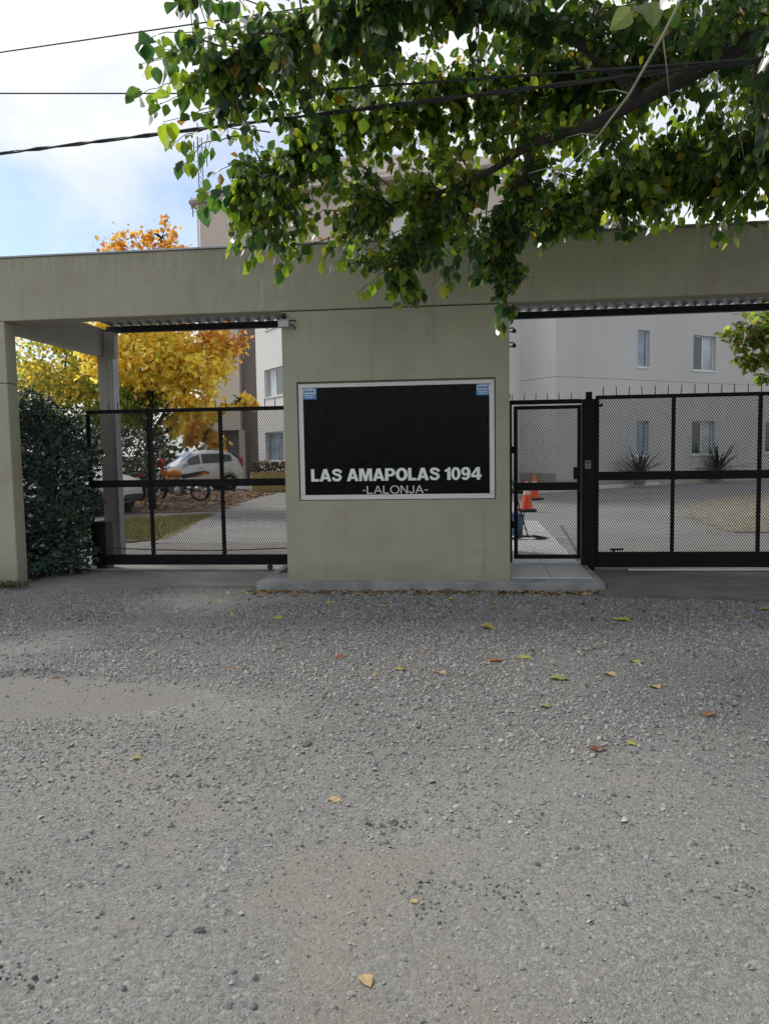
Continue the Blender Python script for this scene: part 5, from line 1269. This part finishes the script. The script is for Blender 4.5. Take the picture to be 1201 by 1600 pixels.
M['orange'] = pmat('orange_paint', (.60, .20, .03), .3, .1, 8)
M['redpaint'] = pmat('red_paint', (.45, .03, .04), .35, .15, 8)
M['engine'] = pmat('engine_metal', (.14, .14, .15), .4, .3, 14, .3, 40, metal=.6)
M['rimorange'] = pmat('orange_rim_paint', (.36, .10, .06), .4, .15, 10)
def bike(loc, rz, paint, rimm, label):
    b = empty('motorcycle', loc, rz, label, 'motorcycle', 'motorcycles parked in the yard')
    for x, w_ in ((.70, .11), (-.68, .15)):
        q = MB(); r_ = .31; q.lathe([(r_*.80, -w_/2), (r_*.95, -w_/2), (r_, -w_*.25), (r_, w_*.25), (r_*.95, w_/2), (r_*.80, w_/2)], 24, 'y')
        t_ = obj('wheel', q, M['tyre'], b, smooth=True, loc=(x, 0, r_))
        q = MB(); q.lathe([(r_*.82, -w_*.4), (r_*.74, -w_*.3), (r_*.74, w_*.3), (r_*.82, w_*.4)], 24, 'y')
        for i in range(5):
            a = i*6.283/5; q.tube([(0, 0, 0), (r_*.78*math.cos(a), 0, r_*.78*math.sin(a))], .022, 5)
        q.lathe([(0, -.05), (.05, -.05), (.05, .05), (0, .05)], 10, 'y')
        obj('rim', q, rimm, t_)
        q = MB(); q.lathe([(.06, .06), (.14, .06), (.14, .066), (.06, .066)], 16, 'y'); obj('brake_disc', q, M['chrome'], t_)
    q = MB()
    for y in (-.09, .09): q.tube([(.70, y, .31), (.50, y, .78), (.42, y, .98)], [.025, .028, .025], 6)
    obj('fork', q, M['steel'], b)
    q = MB(); q.tube([(.40, -.36, 1.02), (.44, -.2, 1.0), (.44, .2, 1.0), (.40, .36, 1.02)], .016, 6); obj('handlebar', q, M['dark'], b)
    for y in (-1, 1):
        q = MB(); q.tube([(.42, y*.25, 1.0), (.46, y*.32, 1.18)], .006, 5); q.lathe([(0, -.012), (.06, -.01), (.06, .01), (0, .012)], 10, 'x', (.46, y*.33, 1.20)); obj('mirror', q, M['dark'], b)
    q = MB(); q.lathe([(0, .0), (.09, .02), (.10, .08), (.05, .16), (0, .17)], 12, 'x', (.47, 0, .84)); obj('headlight', q, M['lampglass'], b, smooth=True)
    q = MB(); q.prism([(.42, .74), (.58, .86), (.54, .98), (.40, .92)], 'y', -.11, .11); obj('front_cowl', q, paint, b, bevel=.03)
    # tank, lofted
    q = MB(); prof = [(.36, .74, .84, .07), (.28, .70, .95, .14), (.10, .68, .98, .16), (-.06, .68, .90, .13), (-.14, .70, .84, .08)]
    for x, z0, z1, w_ in prof: q.v += [(x, -w_, z0+.03), (x, -w_, z1-.06), (x, -w_*.5, z1), (x, w_*.5, z1), (x, w_, z1-.06), (x, w_, z0+.03)]
    for i in range(4):
        for j in range(6):
            a = i*6+j; c = i*6+(j+1) % 6; q.f.append((a, c, c+6, a+6))
    q.f += [tuple(range(6)), tuple(24+j for j in range(6))]
    tk_ = obj('fuel_tank', q, paint, b, smooth=True); md = tk_.modifiers.new('soft', 'SUBSURF'); md.levels = md.render_levels = 1
    q = MB(); q.prism([(.34, .56), (.36, .74), (.14, .70), (.10, .56)], 'y', -.17, .17); obj('shroud', q, paint, b, bevel=.02)
    q = MB(); q.prism([(-.10, .80), (-.14, .70), (-.55, .74), (-.86, .88), (-.86, .92), (-.5, .86)], 'y', -.11, .11); obj('seat', q, M['dark'], b, bevel=.03)
    q = MB(); q.prism([(-.52, .70), (-.90, .82), (-.94, .90), (-.86, .89), (-.5, .755)], 'y', -.09, .09); obj('tail_fairing', q, paint, b, bevel=.02)
    q = MB(); q.box(-.97, -.93, -.05, .05, .80, .86); obj('tail_light', q, M['redlamp'], b)
    q = MB(); q.prism([(.26, .22), (.30, .44), (.20, .58), (-.05, .56), (-.18, .44), (-.16, .24)], 'y', -.13, .13); obj('engine', q, M['engine'], b, bevel=.03)
    q = MB(); q.lathe([(0, .13), (.11, .13), (.11, .17), (0, .18)], 14, 'y', (-.02, 0, .34)); q.lathe([(0, -.18), (.11, -.17), (.11, -.13), (0, -.13)], 14, 'y', (-.02, 0, .34)); obj('crankcase_cover', q, M['chrome'], b)
    q = MB(); q.tube([(.36, .0, .9), (.22, 0, .62), (-.18, 0, .62), (-.22, 0, .36)], .028, 6); q.tube([(-.12, 0, .68), (-.88, 0, .84)], .02, 6)
    for y in (-.08, .08): q.tube([(-.20, y, .38), (-.68, y, .31)], .022, 6)
    obj('chassis', q, M['steel'], b)
    q = MB(); q.tube([(.28, -.1, .50), (.32, -.14, .30), (.1, -.15, .18), (-.3, -.16, .24), (-.40, -.17, .34), (-.85, -.19, .50)], [.022, .022, .025, .03, .045, .05], 8); obj('exhaust', q, M['engine'], b)
    q = MB(); q.prism([(.98, .56), (.86, .64), (.66, .66), (.46, .60), (.66, .63), (.84, .61)], 'y', -.06, .06); obj('front_mudguard', q, paint, b)
    q = MB(); q.tube([(-.05, .14, .3), (.02, .32, .01)], .012, 5); obj('side_stand', q, M['steel'], b)
    return b
b1 = bike((-9.62, 24.75, 0), R(176), M['orange'], M['rimorange'], 'orange motorcycle with orange wheel rims parked before the silver hatchback'); b1.scale = (1.12, 1.12, 1.12)
b2 = bike((-12.0, 25.4, 0), R(170), M['redpaint'], M['engine'], 'dark red motorcycle half hidden left of the orange one'); b2.scale = (1.05, 1.05, 1.05)
hm = empty('motorcycle_helmet', (-10.16, 24.60, 1.17), 0, 'round red helmet resting on the orange motorcycle handlebar', 'helmet')
q = MB(); q.lathe([(.06, .0), (.12, .02), (.145, .10), (.13, .2), (.08, .26), (0, .28)], 14); obj('shell', q, M['redpaint'], hm, smooth=True)
q = MB(); q.box(-.11, .11, -.15, -.10, .07, .15); obj('visor', q, M['carglass'], hm, bevel=.02)

# ------------------------------------------------------------------ small things in the yard
M['cone'] = pmat('cone_orange', (.80, .09, .025), .5, .08, 6)
M['coneband'] = pmat('cone_band', (.75, .55, .5), .5, .05, 6)
def cone(loc, label, rz=0):
    c = empty('traffic_cone', loc, rz, label, 'traffic cone', 'orange traffic cones')
    q = MB(); q.box(-.20, .20, -.20, .20, 0, .06); obj('base', q, M['dark'], c, bevel=.012)
    def pr(z): return .15-.12*(z-.06)/.69
    q = MB(); q.lathe([(pr(.06), .06), (pr(.42), .42)], 20); q.lathe([(pr(.56), .56), (pr(.75), .75), (0, .755)], 20); obj('body', q, M['cone'], c, smooth=True)
    q = MB(); q.lathe([(pr(.42)+.002, .42), (pr(.56)+.002, .56)], 20); obj('band', q, M['coneband'], c, smooth=True)
    return c
cone((1.44, 19.5, 0), 'orange traffic cone nearer the small gate, left of the pair', .2); cone((2.0, 24.0, 0), 'orange traffic cone farther back, right of the pair', .6)
M['bucket'] = pmat('blue_plastic', (.06, .15, .25), .4, .15, 8)
M['mop'] = pmat('dark_mop_yarn', (.03, .03, .035), .95, .4, 20, .6, 80)
bk = empty('bucket', (.80, 13.2, .09), 0, 'tall dark blue bucket on the tiles behind the small gate', 'bucket')
q = MB(); q.lathe([(0, .0), (.10, .0), (.135, .36), (.145, .37), (.135, .38), (.125, .36), (.095, .02), (0, .02)], 18); obj('pail', q, M['bucket'], bk, smooth=True)
q = MB(); q.tube([(-.13, 0, .36), (-.08, -.10, .26), (.08, -.10, .26), (.13, 0, .36)], .006, 5); obj('handle', q, M['chrome'], bk)
mo = empty('mop', (.95, 12.6, .09), 0, 'dark string mop lying on the tiles beside the blue bucket', 'mop')
q = MB()
for i in range(46):
    a = random.uniform(-.9, .9)+(math.pi if random.random() < .4 else 0); L_ = random.uniform(.15, .30)
    q.tube([(0, 0, .04), (math.cos(a)*L_*.5, math.sin(a)*L_*.4, .05), (math.cos(a)*L_*1.2, math.sin(a)*L_*.6, .008)], [.012, .011, .006], 4)
o = obj('strands', q, M['mop'], mo, fixn=False); o['kind'] = 'stuff'
q = MB(); q.tube([(0, 0, .04), (-.12, .05, .45), (-.30, .1, 1.15)], .012, 6); obj('handle', q, M['steel'], mo)

def spiky(loc, n_, L_, label, lean=0.):
    p = empty('potted_plant', loc, random.random()*6, label, 'potted plant', 'spiky potted plants by the grey building')
    q = MB(); q.lathe([(0, 0), (.20, 0), (.26, .34), (.28, .35), (.28, .38), (.24, .38), (.23, .33), (0, .33)], 16); obj('pot', q, M['plinth'], p, smooth=True)
    for i in range(n_):
        a = i*2.4+random.uniform(-.3, .3); e_ = random.uniform(.25, 1.25); l_ = L_*random.uniform(.7, 1.1)
        q = MB(); pts = []
        for k_ in range(6):
            t_ = k_/5; r_ = l_*t_*math.cos(e_); z = .36+l_*t_*math.sin(e_)-.35*l_*t_*t_*math.cos(e_)
            pts.append((r_*math.cos(a)+lean*t_, r_*math.sin(a), z))
        ns = (-math.sin(a), math.cos(a))
        for k_, pp in enumerate(pts):
            w_ = (.035, .055, .05, .04, .022, .002)[k_]
            q.v += [(pp[0]+ns[0]*w_, pp[1]+ns[1]*w_, pp[2]+.012), (pp[0], pp[1], pp[2]), (pp[0]-ns[0]*w_, pp[1]-ns[1]*w_, pp[2]+.012)]
        for k_ in range(5):
            j = 3*k_; q.f += [(j, j+1, j+4, j+3), (j+1, j+2, j+5, j+4)]
        obj('leaf', q, M['spiky'], p, fixn=False)
    return p
M['spiky'] = leafmat('spiky_leaf', ramp=(.035, .045, .035), gloss=.25, trans=.15)
spiky((6.7, 31.3, .06), 46, 1.45, 'spiky dark potted plant under the narrow lower window, left of two')
spiky((10.6, 34.4, .06), 52, 1.7, 'larger spiky dark potted plant before the wide lower window, right of two', .15)
M['planter'] = pmat('ochre_planter', (.42, .33, .13), .8, .15, 4, .2, 30)
pl = empty('flower_planter', (-8.05, 30.6, 0), R(20), 'ochre planter box with small pink flowers against the white wing', 'planter')
q = MB(); q.box(-.75, .75, -.25, .25, 0, .80); obj('box', q, M['planter'], pl, bevel=.02)
T = np.stack([rng.uniform(-.7, .7, 500), rng.uniform(-.22, .22, 500), rng.uniform(.78, 1.2, 500)], 1)
leafy('foliage', pl, T, LEAF_LO, .13, leaf_palette([(.05, .08, .04), (.10, .09, .07), (.4, .16, .18)], [3, 2, .7], 500), M['autumn_attr'], -.4)

# ------------------------------------------------------------------ leaf litter
def litter(name, n_, xf, yf, zf, size, cols, wts, label):
    X_ = xf(n_); Y_ = yf(n_); T = np.stack([X_, Y_, zf(X_, Y_)], 1)
    d = rng.normal(size=(n_, 3)); d[:, 2] *= .22
    Rm_ = rotmats(d, rng.normal(0, .35, n_))
    o = bulk(name, leaf_template(3, .36, .22, .2), T, Rm_, size*rng.uniform(.5, 1.3, n_), leaf_palette(cols, wts, n_, .25), M['litter'])
    tag(o, label, 'leaf litter', kind='stuff'); return o
DRY = [(.30, .17, .08), (.22, .12, .07), (.36, .26, .12), (.40, .34, .10), (.15, .10, .07)]
litter('leaf_litter', 2600, lambda n_: rng.uniform(-13.2, -7.3, n_), lambda n_: rng.uniform(20.2, 31, n_), lambda a_, b_: .02+0*a_, .15, [(.30, .165, .12), (.24, .14, .10), (.38, .29, .17), (.28, .24, .20)], [3, 2, 1, 1.5], 'reddish brown fallen leaves carpeting the yard under the autumn tree')
litter('leaf_litter', 620, lambda n_: rng.uniform(-2.5, 2.0, n_), lambda n_: 8.47-np.abs(rng.normal(0, .10, n_)), lambda a_, b_: road_height(a_, b_)+.012, .055, DRY, [2, 2, 2, .8, 2], 'small dry leaf scraps gathered along the foot of the concrete step')
litter('leaf_litter', 230, lambda n_: rng.normal(-.4, 1.7, n_), lambda n_: 8.35-np.abs(rng.normal(0, 1.5, n_)), lambda a_, b_: road_height(a_, b_)+.010, .05, DRY, [2, 2, 2, 1, 2], 'small dry leaf crumbs scattered on the road before the step')

FL = [(-1.839, 7.097, 'yg', .17, 'bright yellow green fallen leaf on the road below the left corner of the step'), (-.995, 5.702, 'br', .13, 'brown fallen leaf on the road about midway from step to camera, left of centre'),
      (-.876, 7.646, 'ye', .14, 'yellow fallen leaf on the road below the first word of the sign'), (-.486, 5.38, 'dr', .12, 'dull dry fallen leaf lying on the road right of the lone brown one'),
      (-.212, 8.037, 'yg', .13, 'yellow fallen leaf close to the step below the middle of the sign'), (.174, 6.716, 'dr', .20, 'long pale yellow dry leaf lying flat on the road below the pillar'),
      (1.353, 7.067, 'yg', .21, 'large yellow leaf on the road below the right corner of the step'), (1.204, 5.684, 'dy', .12, 'small faded yellow leaf on the road, below the large yellow one'),
      (.419, 5.752, 'yg', .15, 'yellow green leaf on the road, upper of two close together right of centre'), (.58, 5.233, 'gr', .17, 'light green leaf on the road, lower of two close together right of centre'),
      (.953, 5.344, 'tan', .13, 'curled pale tan leaf on the road right of the light green leaf'), (.446, 4.652, 'gr', .09, 'tiny green leaf alone on the road below the light green leaf'),
      (1.383, 4.57, 'or', .14, 'curled orange brown leaf on the road near the right edge'), (.661, 3.983, 'rd', .11, 'dark reddish brown leaf on the road, left of a small yellow one'),
      (.846, 4.066, 'yg', .08, 'small yellow leaf on the road, just right of the dark reddish leaf'), (-.626, 3.34, 'tan', .085, 'small tan leaf on the road in the lower middle'),
      (-1.719, 3.71, 'yg', .06, 'tiny yellow green leaf on the lower left of the road'), (-.313, 2.15, 'tan', .075, 'crumpled tan leaf nearest the camera on the road'),
      (-.206, 2.571, 'tan', .04, 'tiny straw coloured leaf scrap close to the camera'), (-1.45, 7.798, 'ye', .13, 'yellow leaf near the step, left of the sign'),
      (-1.205, 7.323, 'tan', .15, 'tan fallen leaf on the road below the left half of the sign'), (2.787, 7.594, 'yg', .14, 'yellow leaf before the wide right gate at the picture edge'),
      (.168, 5.651, 'br', .16, 'flat brown leaf lying left of the paired yellow green leaves'), (-.199, 5.299, 'tan', .12, 'small tan leaf on the road below the pillar centre'),
      (1.188, 5.08, 'tan', .14, 'pale dusty leaf on the road left of the orange brown one'), (-.55, 7.0, 'br', .12, 'dark brown leaf on the road straight below the second sign line')]
FC = {'yg': (.40, .39, .11), 'ye': (.48, .37, .10), 'br': (.30, .13, .06), 'dr': (.36, .30, .13), 'dy': (.38, .36, .12), 'gr': (.25, .32, .10), 'tan': (.50, .37, .20), 'or': (.36, .18, .10), 'rd': (.22, .09, .06)}
FM = {k_: leafmat('fallen_leaf_'+k_, ramp=v_, gloss=.06, trans=.15) for k_, v_ in FC.items()}
for i, (x, y, cc, s_, lab) in enumerate(FL):
    V, F = leaf_template(6, .34+.1*random.random(), random.uniform(.04, .35), random.uniform(.0, .18))
    V[:, 2] += .05*np.sin(V[:, 0]*9+i)*np.abs(V[:, 1])*3
    a = random.uniform(0, 6.28); V2 = (V-np.array([.5, 0, 0]))*s_*.76
    V2[:, 2] -= V2[:, 2].min()*.6
    q = MB(); q.v = [tuple(v) for v in V2]; q.f = F
    z = float(road_height(np.array([x]), np.array([y]))[0])
    tag(obj('fallen_leaf', q, FM[cc], loc=(x, y, z+.004), rot=(random.uniform(-.06, .06), random.uniform(-.06, .06), a), fixn=False), lab, 'leaf', 'fallen leaves on the road')
# dark clods and one larger stone
for (x, y, s_, lab) in ((-.872, 3.943, .055, 'dark flat stone on the road left of centre'), (-.329, 3.146, .035, 'small black clod on the road below centre'), (-.9, 2.35, .03, 'dark lump on the road, lower left of centre'), (-.62, 2.02, .022, 'small dark pebble at the bottom of the road')):
    q = MB(); rr = random.Random(int(x*1000))
    q.lathe([(.0, -.2), (.8, -.1), (1.0, .15), (.7, .5), (0, .62)], 9)
    q.v = [(v[0]*s_*(1+rr.uniform(-.4, .4))*.62, v[1]*s_*(1+rr.uniform(-.4, .4))*.42, v[2]*s_*(.40+rr.uniform(-.15, .15))) for v in q.v]
    tag(obj('stone', q, M['apron_dark'], loc=(x, y, float(road_height(np.array([x]), np.array([y]))[0])+.003), rot=(0, 0, rr.uniform(0, 6))), lab, 'stone', 'dark stones on the road')
